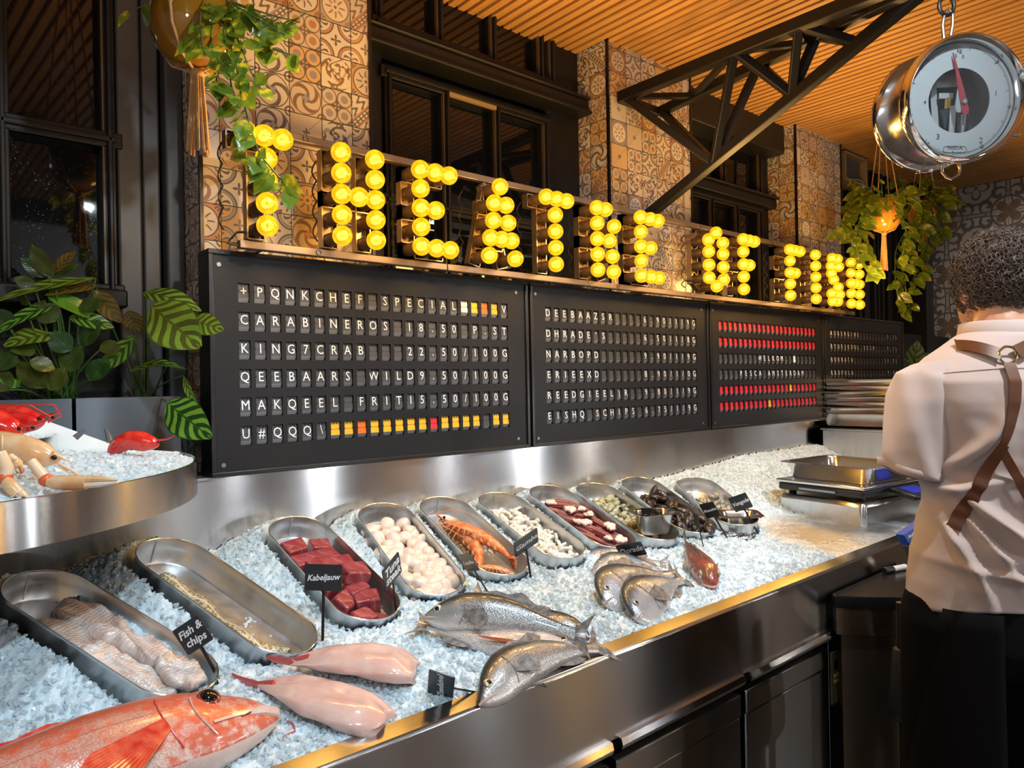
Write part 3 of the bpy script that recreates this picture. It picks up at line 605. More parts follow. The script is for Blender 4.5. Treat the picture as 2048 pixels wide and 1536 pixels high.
def chips(m, pts, size, mi=1):
    n = len(pts); g = rng.normal(size=(n, 3, 3)); Q = np.linalg.qr(g)[0]; s = (size * (.45 + rng.random((n, 3)) * .75))[:, None, :]
    V = (CHIP[None] * (1 + (rng.random((n, 8, 3)) - .5) * 1.15)) * s; V = np.einsum('nij,nkj->nki', Q, V) + np.asarray(pts)[:, None, :]
    F = (np.array(CHF)[None] + (np.arange(n) * 8)[:, None, None]).reshape(-1, 4); m.add(V.reshape(-1, 3), F.tolist(), mi, wet=0.0)
m = MB(); gx = np.arange(-1.05, 3.14, .005); gy = np.arange(-.797, .043, .005); GX, GY = np.meshgrid(gx, gy, indexing='ij')
wet = np.clip(1.35 - np.hypot((GX - 1.98) / .50, (GY + .64) / .20), 0, 1) * np.clip((GX - 1.45) * 4, 0, 1); wet = np.clip(wet + (hnoise(GX, GY, 12, 9) - .5) * .5 * (wet > 0.02), 0, 1)
GZ = icez(GX, GY) + (1 - .8 * wet) * (.008 * (hnoise(GX, GY, 45, 2) - .5) + .007 * (hnoise(GX, GY, 110, 3) - .5) + .006 * rng.random(GX.shape))
m.grid(np.stack([GX, GY, GZ], 2), 0, wet=wet.ravel())
n = 24000; px_ = -1.0 + 2.6 * rng.random(n) ** 1.15; py_ = -.792 + .79 * rng.random(n) ** 1.25
chips(m, np.stack([px_, py_, icez(px_, py_) + .002 + .004 * rng.random(n)], 1)[traydist(px_, py_) > .007], .0034)
n = 7000; px_ = 1.5 + 1.6 * rng.random(n); py_ = -.792 + .79 * rng.random(n); k = (np.hypot((px_ - 1.98) / .5, (py_ + .64) / .2) > 1.1) & (traydist(px_, py_) > .009)
chips(m, np.stack([px_, py_, icez(px_, py_) + .003], 1)[k], .0032)
ice = m.build('crushed_ice', [M_ICE, M_CHIP], smooth=50); ice['kind'] = 'stuff'; ice['label'] = 'bed of crushed ice filling the steel counter'; ice['category'] = 'ice'
# ================================================================ zinc trays
TN = ['pale fish fillets', 'one strip of spotted fish skin', 'red tuna blocks', 'round white scallops', 'large orange prawns', 'white squid pieces', 'purple octopus pieces', 'small green cockles and a steel pan', 'black mussels', 'striped clams, last in the row']
th = np.linspace(0, 2 * PI, 56, endpoint=False)
def stad(k, w=TW, l=TL):
    r = w / 2 * k; h = l / 2 - w / 2
    return np.stack([r * np.cos(th), r * np.sin(th) + np.where(np.sin(th) >= 0, h, -h)], 1)
def ringz(k, z): q = stad(k); return np.c_[q, np.full(len(q), z)]
TM = []
tm = MB(); tm.loft([ringz(.9, -TD), ringz(.945, -TD + .003), ringz(.965, -.03), ringz(.975, -.026), ringz(.968, -.022), ringz(.985, -.004), ringz(1.0, 0), ringz(1.008, -.003), ringz(.99, -.006), ringz(.985, -.03), ringz(.965, -TD - .0015), ringz(.4, -TD - .002)], cap=False)
nn = len(th); tm.add(np.concatenate([ringz(.9, -TD), ringz(.45, -TD), ringz(.05, -TD)]), [(i + j * nn, (i + 1) % nn + j * nn, (i + 1) % nn + (j + 1) * nn, i + (j + 1) * nn) for j in range(2) for i in range(nn)]); body_me = tm.mesh('tray_body', M_TIN, 50)
rm = MB(); q = ringz(1.0, .0); rm.tube(np.concatenate([q, q[:1]]), .0017, 6); rim_me = rm.mesh('rim', M_TINRIM)
sm = MB(); sm.box((.012, .2175, -.029), (.0022, .0015, .052)); seam_me = sm.mesh('seam', M_TIN)
sf = MB(); sf.box((-.012, -.2262, -.029), (.0014, .0015, .052)); seam2_me = sf.mesh('seam', M_TIN)
TRAYF = []
for i, (cx, cy, dz, rz, t) in enumerate(TR):
    R = rotz(rz) @ rotx(t); loc = np.array([cx, cy, .955 + .16 * (cy + .8) + dz]); TRAYF.append((R, loc))
    T = thing('oval_tray', 'oval zinc tray sunk in ice holding ' + TN[i], 'tray', loc, 'zinc trays along the back of the ice', R)
    for nm, me in (('tray_body', body_me), ('rim', rim_me), ('seam', seam_me), ('seam', seam2_me)):
        o = bpy.data.objects.new(nm, me); COL.objects.link(o); o.parent = T
def tp(i, u, v, h): R, l = TRAYF[i]; return R @ np.array([u, v, -TD + h]) + l
# ================================================================ seafood
def flesh(name, a, b, sc=40, rough=.25, sss=.2, stripes=None, coat=.4):
    def fn(nt):
        v = objvec(nt); n = noise(nt, v, sc, 4); c = mix(nt, sstep(n, .3, .7), a, b)
        if stripes:
            x, y, z = coords(nt); s = ((x * stripes[0] + y * stripes[1] + z * stripes[2]) + n * 5.0).sin().abs(); c = mix(nt, sstep(s, .25, 0.0) * .7, c, stripes[3])
        c = mix(nt, rnd(nt) * .25, c, a)
        return dict(base=c, rough=rough, sss=sss, ssscale=.012, coat=coat, coatr=.12, normal=bump(nt, (n + s * .6) if stripes else n, .45 if stripes else .25, .003 if stripes else .002))
    return mat(name, fn)
M_COD = flesh('cod_flesh', (.66, .50, .42), (.80, .76, .74), 40, .2, .3, (120, 420, 60, (.90, .87, .86)))
M_TUNA = flesh('tuna_flesh', (.26, .030, .042), (.40, .085, .095), 30, .28, .15, (90, 60, 50, (.50, .19, .19)), .3)
M_SCAL = flesh('scallop_flesh', (.86, .68, .55), (.92, .83, .75), 45, .2, .3)
M_SQUID = flesh('squid_flesh', (.78, .74, .64), (.92, .90, .84), 60, .18, .3)
def f_oct(nt):
    v = objvec(nt); k = attr(nt, 'white'); n = noise(nt, v, 60, 4); c = mix(nt, n, (.10, .008, .022), (.32, .035, .055)); return dict(base=mix(nt, k, c, (.88, .68, .58)), rough=.2, coat=.5, sss=.1, ssscale=.01, normal=bump(nt, n, .3, .002))
M_OCT = mat('octopus_flesh', f_oct)
M_PRAWN = flesh('prawn_shell', (.80, .17, .035), (.86, .42, .22), 55, .22, .15); M_PRAWNLEG = mat('prawn_leg', base=(.85, .40, .18), rough=.3)
def f_shell(a, b, c_):
    def fn(nt):
        x, y, z = coords(nt); r = length(length(x, y), z); n = noise(nt, objvec(nt), 120, 3); c = mix(nt, sstep((r * 900 + n * 5).sin(), -.2, .6), a, b); return dict(base=mix(nt, rnd(nt) * .7, c, c_), rough=.3, normal=bump(nt, (r * 900).sin(), .2, .001))
    return fn
M_COCK = mat('cockle_shell', f_shell((.50, .46, .28), (.72, .70, .52), (.38, .42, .30))); M_VONG = mat('clam_shell', f_shell((.42, .34, .16), (.70, .62, .42), (.30, .34, .34)))
M_MUSSEL = mat('mussel_shell', f_shell((.006, .006, .010), (.030, .026, .030), (.05, .035, .03)))
M_MUSSEL.node_tree.nodes['Principled BSDF'].inputs['Coat Weight'].default_value = .8
def one(name, mb, mt, R, loc, label, cat, group=None, **k):
    o = mb.build(name, mt, **k); place(o, R, loc); return tag(o, label, cat, group)
def rag(m, pts, h, seed, n=28):                                # a soft slab: outline points (x, y) raised to height h with a soft edge
    g = np.random.default_rng(seed); P = np.array(pts, float); d = np.r_[0, np.cumsum(np.linalg.norm(np.diff(np.r_[P, P[:1]], axis=0), axis=1))]; s = np.linspace(0, d[-1], 64, endpoint=False)
    Q = np.stack([np.interp(s, d, np.r_[P[:, i], P[:1, i]]) for i in (0, 1)], 1); Q += g.normal(size=Q.shape) * .0012; c = Q.mean(0); rings = []
    for k, zz in ((.9, 0), (1.0, .25), (1.02, .5), (.97, .8), (.86, .97), (.6, 1.05), (.3, 1.02), (.04, 1.0)):
        q = c + (Q - c) * k; z = h * zz * (1 + .5 * (hnoise(q[:, 0], q[:, 1], 45, seed) - .5) * (zz > .3) + .35 * (hnoise(q[:, 0], q[:, 1], 120, seed + 1) - .5) * (zz > .6)); rings.append(np.c_[q, z])
    return m.loft(rings)
# tray 1: pale cod fillets
R0, l0 = TRAYF[0]
for k, (pts, h, off, lab) in enumerate([
    ([(-.060, .085), (-.035, .130), (.000, .120), (.005, .07), (-.002, .0), (.012, -.09), (.016, -.160), (-.012, -.178), (-.035, -.13), (-.056, -.04), (-.064, .03)], .028, .002, 'long pale fish fillet lying along the ice-side edge of the first tray'),
    ([(.0, .13), (.035, .155), (.062, .10), (.058, .02), (.064, -.05), (.058, -.13), (.035, -.165), (.012, -.14), (.02, -.06), (.004, .02), (-.008, .08)], .034, .004, 'thick white fish fillet with a flaky top beside the second tray'),
    ([(.012, -.10), (.050, -.10), (.062, -.15), (.040, -.195), (.006, -.19), (-.006, -.15)], .022, .026, 'small browned scrap of fish fillet near the front of the first tray')]):
    m = MB(); rag(m, pts, h, 30 + k); m.xform(np.eye(3), (0, 0, 0)); one('fish_fillet', m, M_COD, R0, tp(0, 0, 0, off), lab, 'fish fillet', 'cod fillets in the first tray', smooth=70)
# tray 2: spotted skin strip
def f_skin(nt):
    v = objvec(nt); d = voro(nt, v, 190); x, y, z = coords(nt); c = mix(nt, sstep(d, .42, .60), (.27, .205, .07), (.58, .53, .38)); c = mix(nt, sstep((x + .020 + .12 * y * y).abs(), .003, .001), c, (.75, .72, .64)); c = mix(nt, sstep(noise(nt, v, 30, 2) * .02 - x * .5 - .034 + (y - .12).max(0.) * .5, 0, .01), c, (.82, .76, .70))
    return dict(base=c, rough=.25, coat=.4, coatr=.1)
m = MB(); P = []
for j in range(40):
    v = .135 - .325 * j / 39; cxx = -.024 + .006 * math.sin(j * .2) + (.03 * ((j - 26) / 13) ** 2 if j > 26 else 0); hw = .030 * (1 - .35 * (j / 39) ** 2) * (1 + .06 * math.sin(j * 1.3))
    if j > 34: hw *= 1 - (j - 34) * .13
    P.append([(cxx + hw * s, v + .012 * (1 - s * s), .004 + .016 * (1 - s * s) + .004 * math.sin(j * .5 + s * 2)) for s in np.linspace(-1, 1, 13)])
m.grid(P); o = one('fish_skin_strip', m, mat('spotted_fish_skin', f_skin), TRAYF[1][0], tp(1, 0, 0, .001), 'spotted brown strip of fish skin lying along one side of a nearly empty tray', 'fish skin'); so = o.modifiers.new('solid', 'SOLIDIFY'); so.thickness = .004
# tray 3: tuna blocks
blocks = [(-.038, .105, .010, .052, .046, .046, .1, 'back left corner block'), (.030, .110, .006, .050, .040, .036, -.1, 'back right block'), (-.006, .052, .006, .122, .052, .044, .03, 'widest upper slab with pale arcs'), (.004, .002, .024, .108, .060, .034, -.05, 'slab crossing the middle under the sign'),
          (.034, -.045, .034, .058, .056, .030, -.2, 'fanned piece with pale sinews'), (-.030, -.050, .010, .052, .05, .036, .2, 'piece behind the sign post'), (.020, -.088, .012, .05, .036, .034, .1, 'dark middle offcut'), (-.026, -.108, .006, .056, .050, .036, .35, 'block at the front left'),
          (.028, -.128, .010, .058, .052, .038, -.4, 'block at the front right'), (-.010, -.165, .004, .05, .040, .030, .2, 'lowest block at the front rim'), (.022, -.178, .003, .042, .030, .026, -.6, 'small corner offcut at the front rim')]
for k, (u, v, h, a, b, c, ang, lab) in enumerate(blocks):
    m = MB(); q = np.array([[x, y, z] for x in (-.5, .5) for y in (-.5, .5) for z in (0, 1)]) * (a, b, c); q[:, 0] += q[:, 2] * .2 * math.sin(k * 2.1); q += rng.normal(size=q.shape) * .0025
    m.add(q, [(0, 1, 3, 2), (4, 6, 7, 5), (0, 4, 5, 1), (2, 3, 7, 6), (0, 2, 6, 4), (1, 5, 7, 3)])
    one('tuna_block', m, M_TUNA, TRAYF[2][0] @ rotz(ang) @ rotx(.12 * math.sin(k * 3)), tp(2, u, v, h), 'red tuna block in the third tray, ' + lab, 'tuna', 'tuna blocks in the tray', bevel=.004)
# heap of copies in a tray
def heap(i, n, umax, vr, rad, hfun, seed, tries=4000):
    g = np.random.default_rng(seed); pts = []
    for _ in range(tries):
        if len(pts) >= n: break
        v = vr[0] + (vr[1] - vr[0]) * g.random(); lim = umax if abs(v) < .147 else math.sqrt(max(umax ** 2 - (abs(v) - .147) ** 2, 0)); u = (g.random() * 2 - 1) * lim; lay = g.integers(0, 3); h = rad * .7 + lay * rad * 1.0
        if h > hfun(u, v): continue
        p = np.array([u, v, h])
        if all(np.linalg.norm((p - q) * (1, 1, 1.3)) > rad * 1.28 for q in pts): pts.append(p)
    return pts
def where(u, v, names=('near the back', 'in the middle', 'near the front')): return names[0] if v > .05 else names[1] if v > -.07 else names[2]
def countrows(i, pts):                                         # order of each piece from the back of the tray: row and place
    order = sorted(range(len(pts)), key=lambda k: -pts[k][1]); return {k: j for j, k in enumerate(order)}
ORD = ['first', 'second', 'third', 'fourth', 'fifth', 'sixth', 'seventh', 'eighth', 'ninth', 'tenth', 'eleventh', 'twelfth']
def ordn(k): return ORD[k] if k < 12 else '%d%s' % (k + 1, 'th' if 10 <= (k + 1) % 100 <= 20 else {1: 'st', 2: 'nd', 3: 'rd'}.get((k + 1) % 10, 'th'))
def fill(i, n, umax, vr, rad, hf, seed, metas, mt, name, lab, cat, group, flatx=.5, sc=(.85, 1.2)):
    pts = heap(i, n, umax, vr, rad, hf, seed); g = np.random.default_rng(seed + 5)
    for k, p in enumerate(pts):
        o = bpy.data.objects.new(name, metas[g.integers(len(metas))]); COL.objects.link(o)
        R = TRAYF[i][0] @ rotz(g.random() * 6.3) @ rotx(g.normal() * flatx) @ roty(g.normal() * flatx) * (sc[0] + g.random() * (sc[1] - sc[0]))
        place(o, R, tp(i, *p)); tag(o, lab, cat, group)
def lump(a, b, c, seed, amp=.14, n=16, m_=10, flat=None):
    g = np.random.default_rng(seed); ph = g.random(6) * 6
    def fn(q):
        k = 1 + amp * (np.sin(q[:, 0] * 2.3 + ph[0]) * np.sin(q[:, 1] * 2 + ph[1]) + .6 * np.sin(q[:, 2] * 3 + ph[2] + q[:, 0] * 2)); q = q * k[:, None]
        if flat: q[:, 2] = np.sign(q[:, 2]) * np.abs(q[:, 2]) ** flat
        return q
    return MB().ball((0, 0, 0), (a, b, c), n, m_, fn=fn)
sc_me = [lump(.0205, .0190, .0150, s, .10, flat=.62).mesh('scallop', M_SCAL, 80) for s in range(5)]
fill(3, 90, .064, (-.205, .15), .0175, lambda u, v: .046 if v > -.10 else .030, 11, sc_me, M_SCAL, 'scallop', 'round creamy scallop heaped in the fourth zinc tray', 'scallop', 'scallops heaped in the tray')
sq = []
for s in range(5):
    m = MB(); g = np.random.default_rng(s + 50); a_ = np.linspace(-1, 1, 9) * (.7 + .5 * g.random()); P = np.stack([.018 * np.sin(a_), .010 * (np.cos(a_) - .6), .003 * np.sin(a_ * 2)], 1); m.tube(P, .0082 * np.sqrt(np.clip(1.1 - np.abs(np.linspace(-1, 1, 9)) ** 4, .2, 1)), 8, flat=.62); sq.append(m.mesh('squid_piece', M_SQUID, 70))
fill(5, 230, .063, (-.21, .155), .0100, lambda u, v: .046 if v > -.05 else .036, 21, sq, M_SQUID, 'squid_piece', 'curled white squid piece heaped in the sixth zinc tray', 'squid', 'squid pieces in the tray', .6)
ck = []
for s in range(3):
    m = MB(); sgn = lambda q: q * np.stack([1 + .12 * np.cos(np.arctan2(q[:, 1], q[:, 0])), np.ones(len(q)), 1 - .25 * np.abs(q[:, 0])], 1); m.ball((0, 0, 0), (.0125, .0110, .0085), 14, 10, fn=sgn); m.ball((-.008, 0, 0), (.004, .005, .006), 8, 6); ck.append(m)
cm = [m.mesh('cockle', M_COCK, 80) for m in ck]; vm = [m.mesh('clam', M_VONG, 80) for m in ck]
fill(7, 130, .062, (-.09, .15), .0115, lambda u, v: .042, 31, cm, M_COCK, 'cockle', 'small rounded pale green cockle heaped behind the little steel pan', 'cockle', 'cockles heaped in the tray', .9)
fill(9, 85, .060, (-.20, .10), .0115, lambda u, v: .044, 41, vm, M_VONG, 'clam', 'small striped beige clam in the farthest zinc tray', 'clam', 'clams in the farthest tray', .9)
def mussel(s=1.0):
    m = MB(); rings = []
    for k in range(13):
        t = k / 12; w_ = .0135 * math.sin(PI * min(1, .05 + t * .93) ** .8) ** .8 * s; z_ = .0095 * math.sin(PI * (.04 + .92 * t) ** .75) * s; a = np.linspace(0, 2 * PI, 14, endpoint=False); rings.append(np.stack([np.full(14, (t - .5) * .056 * s), w_ * np.cos(a) + .004 * math.sin(PI * t), z_ * np.sign(np.sin(a)) * np.abs(np.sin(a)) ** .8], 1))
    m.loft(rings); return m
mm = [mussel(s).mesh('mussel', M_MUSSEL, 60) for s in (1, .85, 1.1)]
fill(8, 95, .060, (-.215, .125), .0150, lambda u, v: .048, 51, mm, M_MUSSEL, 'mussel', 'glossy black mussel heaped in the ninth zinc tray', 'mussel', 'mussels heaped in the tray', .7)
M_NACRE = mat('mussel_nacre', base=(.30, .30, .36), rough=.2, coat=.6)
def openshell(px, py, ang, lab):
    c_ = on(2, 1.005, px, py); c_[2] = float(icez(c_[0], c_[1])) + .010; m = MB(); P = []
    for k in range(13):
        t = k / 12; w_ = .017 * math.sin(PI * (.03 + .94 * t) ** .8) ** .8; P.append([((t - .5) * .07, w_ * s, -.011 * (1 - s * s) * math.sin(PI * t)) for s in np.linspace(-1, 1, 9)])
    m.grid(P); o = m.build('mussel_shell', [M_MUSSEL], smooth=80); so = o.modifiers.new('solid', 'SOLIDIFY'); so.thickness = .0016; place(o, rotz(ang) @ rotx(.25), c_); tag(o, lab, 'mussel shell', 'empty mussel shells on the ice')
openshell(1463, 1064, -.7, 'empty open mussel shell on the ice, touching its twin toward the small signs'); openshell(1494, 1066, -.35, 'empty open mussel shell on the ice, the twin nearer the scale')
m = mussel(1.5); p_ = tp(8, .035, -.195, .058); one('mussel', m, M_MUSSEL, TRAYF[8][0] @ rotz(.9) @ rotx(.4), p_, 'largest open-lying mussel at the front rim of the ninth tray', 'mussel', smooth=60)
# tray 7: octopus
def arm(P, r0, r1, k):
    P = np.array(P, float); d = np.linspace(0, 1, 26); s = np.linspace(0, 1, len(P)); Q = np.stack([np.interp(d, s, P[:, i]) for i in range(3)], 1)
    for _ in range(4): Q[1:-1] = (Q[:-2] + 2 * Q[1:-1] + Q[2:]) / 4
    m = MB(); r0 *= 1.3; r1 *= 1.4; m.tube(Q, r0 + (r1 - r0) * d, 10); m.a['white'] = np.zeros(m.n); T = np.gradient(Q, axis=0)
    for j in range(1, 25):
        for s_ in (-1, 1):
            side = nrm(np.cross(T[j], (0, 0, 1))); r = r0 + (r1 - r0) * d[j]; c_ = Q[j] + side * s_ * r * .42 + np.array([0, 0, r * .82]); m.lathe([(r * .15, r * .12), (r * .34, r * .22), (r * .40, 0)], 8, R=frame(side, (0, 0, 1)), c=c_); m.a['white'][-24:] = .16
    return m
arms = [([(-.035, .13, .018), (.0, .095, .03), (.035, .06, .032), (.055, .02, .028)], .010, .006, 'upper sucker-lined arm'), ([(-.05, .10, .014), (-.04, .06, .026), (-.038, .02, .022), (-.03, -.005, .018)], .011, .007, 'arm hanging down the near side'),
        ([(.0, .02, .03), (.035, -.03, .036), (.05, -.08, .032), (.04, -.13, .024)], .009, .006, 'long arm along the far side'), ([(-.03, -.03, .02), (-.005, -.08, .03), (.015, -.13, .028), (.03, -.185, .02)], .012, .007, 'dark arm running to the front rim'), ([(-.04, -.06, .014), (-.035, -.11, .022), (-.01, -.16, .02), (.01, -.2, .014)], .010, .006, 'lowest arm along the near side'), ([(.02, .075, .03), (.05, .05, .038), (.056, .01, .036), (.05, -.02, .03)], .008, .005, 'short arm near the cockles'), ([(-.05, .05, .012), (-.02, .0, .016), (-.035, -.05, .018), (-.01, -.10, .016)], .016, .010, 'thick dark arm at the bottom of the heap'), ([(.045, .09, .012), (.03, .03, .018), (.05, -.03, .018), (.03, -.09, .016)], .016, .010, 'thick dark arm along the far wall'), ([(.04, -.09, .012), (.05, -.14, .016), (.02, -.18, .016), (-.02, -.19, .012)], .015, .009, 'dark arm curling round the front end'), ([(-.02, .14, .012), (.02, .13, .020), (.05, .10, .022), (.055, .06, .02)], .014, .009, 'dark arm at the back wall')]
for k, (P, a, b, lab) in enumerate(arms): one('octopus_tentacle', arm(P, a, b, k), M_OCT, TRAYF[6][0], tp(6, 0, 0, .009), 'purple octopus arm in the seventh tray, ' + lab, 'octopus', 'octopus pieces in the tray', smooth=60)
wp = [(-.02, .118, .028, .052, .012, .2, 'at the back'), (-.012, .035, .038, .036, .016, -.6, 'cube shaped'), (-.022, -.045, .036, .060, .015, -.5, 'largest, curved'), (.028, .022, .046, .034, .012, .7, 'under the arms'), (.025, -.018, .046, .040, .012, .1, 'squarish'), (.045, -.10, .040, .050, .016, 1.3, 'hooked, by the far rim'), (.035, -.165, .028, .036, .016, .8, 'at the front rim'), (.0, -.15, .034, .024, .012, .2, 'smallest, amid the arms')]
for k, (u, v, h, l_, r_, an, lab) in enumerate(wp):
    g = np.random.default_rng(k + 400); m = MB(); a_ = np.sort(g.random(7)) * .5 + np.arange(7) * 2 * PI / 7; q = np.stack([l_ * .52 * np.cos(a_) * (.7 + .5 * g.random(7)), r_ * 1.25 * np.sin(a_) * (.7 + .5 * g.random(7)) + .010 * np.cos(a_) ** 2], 1); rag(m, q, r_ * .9, 60 + k); V = m.V(); m.a['white'] = np.clip((V[:, 2] - .42 * r_ + .002 * np.sin(V[:, 0] * 300)) / (.2 * r_), 0, 1)
    one('octopus_piece', m, M_OCT, TRAYF[6][0] @ rotz(an), tp(6, u, v, h + .010), 'cut octopus piece showing white flesh, ' + lab, 'octopus', 'cut octopus pieces', smooth=70)
# prawns
def prawn(name, R, loc, L, label, shell, leg, curl=.9, cat='prawn', group=None, feelers=True, hair=1.0, fat=1.0, legs=5):
    T = thing(name, label, cat, loc, group, R); n = 30; s = np.linspace(0, 1, n); ang = curl * np.clip(s - .35, 0, 1) * 2.2
    dx = np.cos(ang); dz = -np.sin(ang); P = np.stack([np.cumsum(dx), np.zeros(n), np.cumsum(dz)], 1) * (L / n); r = L * .088 * np.interp(s, [0, .06, .22, .38, .6, .85, 1], [.25, .62, 1.05, 1.08, .92, .55, .25]) * fat; r = r * (1 + .05 * np.sin(s * 46) * (s > .36))
    m = MB(); m.tube(P, r, 14, flat=.85); m.build('body', shell, T, smooth=60)
    m = MB(); m.tube([(L * .06, 0, r[3] * .5), (-L * .08, 0, r[3] * .9), (-L * .20, 0, r[3] * 1.7)], [L * .016, L * .010, L * .002], 6); m.build('rostrum', shell, T)
    for sgn in (-1, 1):
        MB().ball((-.0, sgn * r[2] * .9, r[2] * .45), L * .018, 10, 8).build('eye', mat_eye, T)
        if feelers: MB().tube([(0, sgn * L * .02, 0), (-L * .10, sgn * L * .05, L * .06), (L * .05, sgn * L * .12, L * .15), (L * .35, sgn * L * .17, L * .12), (L * .7, sgn * L * .15, L * .02)], [.0011 * hair, .0010 * hair, .0009 * hair, .0007 * hair, .0004], 5).build('antenna', leg, T)
        for k in range(legs):
            i = 4 + k * 2; b = P[i] + np.array([0, sgn * r[i] * .6, -r[i] * .6]); MB().tube([b, b + np.array([-.06 * L, sgn * .07 * L, -.06 * L]), b + np.array([-.12 * L + .02 * k * L, sgn * .05 * L, -.14 * L])], [L * .010, L * .008, L * .003], 5).build('leg', leg, T)
        for k in range(4 if legs else 0):
            i = 13 + k * 3; b = P[i] + np.array([0, sgn * r[i] * .5, -r[i] * .7]); MB().tube([b, b + np.array([.02 * L, sgn * .02 * L, -.05 * L]), b + np.array([.06 * L, sgn * .02 * L, -.07 * L])], [L * .012, L * .014, L * .004], 5, flat=.5).build('swimmeret', leg, T)
    d = nrm(P[-1] - P[-2]); m = MB()
    for a in (-.5, -.22, 0, .22, .5): m.tube([P[-1], P[-1] + d * L * .08 + np.array([0, a * L * .12, 0]), P[-1] + d * L * .15 + np.array([0, a * L * .22, 0])], [L * .02, L * .026, L * .008], 6, flat=.3)
    m.build('tail_fan', shell, T); return T
mat_eye = mat('black_eye', base=(.004, .004, .005), rough=.08)
R4 = TRAYF[4][0]; Rp = lambda ang, roll: R4 @ rotz(ang) @ rotx(roll)
prawn('prawn', Rp(-1.25, -1.25), tp(4, -.040, .10, .040), .24, 'big orange prawn lying in the fifth tray, outermost of the back pair', M_PRAWN, M_PRAWNLEG, .75, group='prawns in the tray')
prawn('prawn', Rp(-1.0, -1.3), tp(4, -.048, .075, .058), .23, 'big orange prawn on top of the back pair in the fifth tray', M_PRAWN, M_PRAWNLEG, .35, group='prawns in the tray')
prawn('prawn', Rp(-.55, -1.3), tp(4, -.048, -.125, .030), .13, 'single prawn lying at the front of the fifth tray', M_PRAWN, M_PRAWNLEG, .6, group='prawns in the tray', feelers=False)
# ================================================================ whole fish
def f_fish(back, side, belly, scale=220, red=None, metal=.25, orange=.0):
    def fn(nt):
        w_ = attr(nt, 'bv'); u = attr(nt, 'bu'); v = objvec(nt); n = noise(nt, v, 30, 4); s = voro(nt, v, scale, 'F1', 0); w2 = w_ + (n - .5) * .14
        c = ramp(w2, [(.12, belly), (.40, side), (.62, side), (.80, back), (1.0, tuple(x * .8 for x in back))]); c = mix(nt, sstep(s, .2, .75) * .35 * sstep(u, .2, .3), c, tuple(x * .35 for x in back))
        c = mix(nt, band(w_, .57, .007) * .5 * (u > .24), c, tuple(x * .5 for x in back))
        if red: c = mix(nt, sstep(noise(nt, v, 60, 4, .65) * .75 + noise(nt, v, 11, 2) * .35 - sstep(u, .20, .34) * .10, .42, .60) * .92 * (w_ > .05), c, red)
        return dict(base=c, metal=metal, rough=.22 + n * .1, coat=.5, coatr=.1, normal=bump(nt, 1 - s, .18 if red else .35, .0012))
    return fn
M_BASS = mat('bass_skin', f_fish((.055, .055, .055), (.36, .36, .35), (.72, .66, .62), 300, metal=.35))
M_BREAM = mat('bream_skin', f_fish((.10, .115, .13), (.46, .50, .55), (.80, .78, .76), 230, metal=.4))
M_RED = mat('redfish_skin', f_fish((.62, .13, .05), (.70, .36, .28), (.82, .60, .52), 340, (.70, .12, .05), .05))
M_GURN = mat('brown_fish_skin', f_fish((.16, .08, .05), (.38, .19, .13), (.70, .45, .38), 160, (.30, .06, .05), .05))
M_FIN = mat('grey_fin', lambda nt: dict(base=ramp(noise(nt, objvec(nt), 70, 2), [(.3, (.10, .09, .085)), (.7, (.34, .30, .27))]), rough=.3, coat=.4)); M_FINRED = mat('red_fin', lambda nt: dict(base=ramp(noise(nt, objvec(nt), 60, 2), [(.35, (.55, .02, .015)), (.7, (.72, .13, .07))]), rough=.28, coat=.5))
M_MOUTH = mat('mouth_flesh', base=(.42, .06, .07), rough=.25, coat=.5); M_LIP = mat('pale_lip', base=(.62, .40, .36), rough=.3, coat=.4)
M_IRIS = mat('fish_iris', base=(.55, .50, .38), metal=.5, rough=.2, coat=1); M_IRISRED = mat('red_iris', base=(.30, .05, .025), rough=.2, coat=1); M_GUT = mat('gutted_red', base=(.20, .012, .016), rough=.4, coat=.1); M_PINK = mat('pink_belly', base=(.70, .42, .38), rough=.25, coat=.5)
PROF = {'bass': ([0, .03, .08, .16, .25, .36, .5, .64, .78, .9, 1], [.14, .36, .60, .86, .98, 1.0, .92, .74, .48, .30, .30]), 'bream': ([0, .03, .08, .16, .26, .38, .5, .64, .78, .9, 1], [.18, .46, .74, .95, 1.0, .99, .88, .66, .38, .21, .24]), 'red': ([0, .04, .1, .18, .28, .4, .55, .7, .82, .92, 1], [.22, .46, .70, .92, 1.0, 1.0, .88, .66, .42, .30, .32]), 'gurn': ([0, .04, .1, .2, .3, .45, .6, .75, .9, 1], [.35, .75, .95, 1.0, .86, .7, .52, .36, .22, .18])}
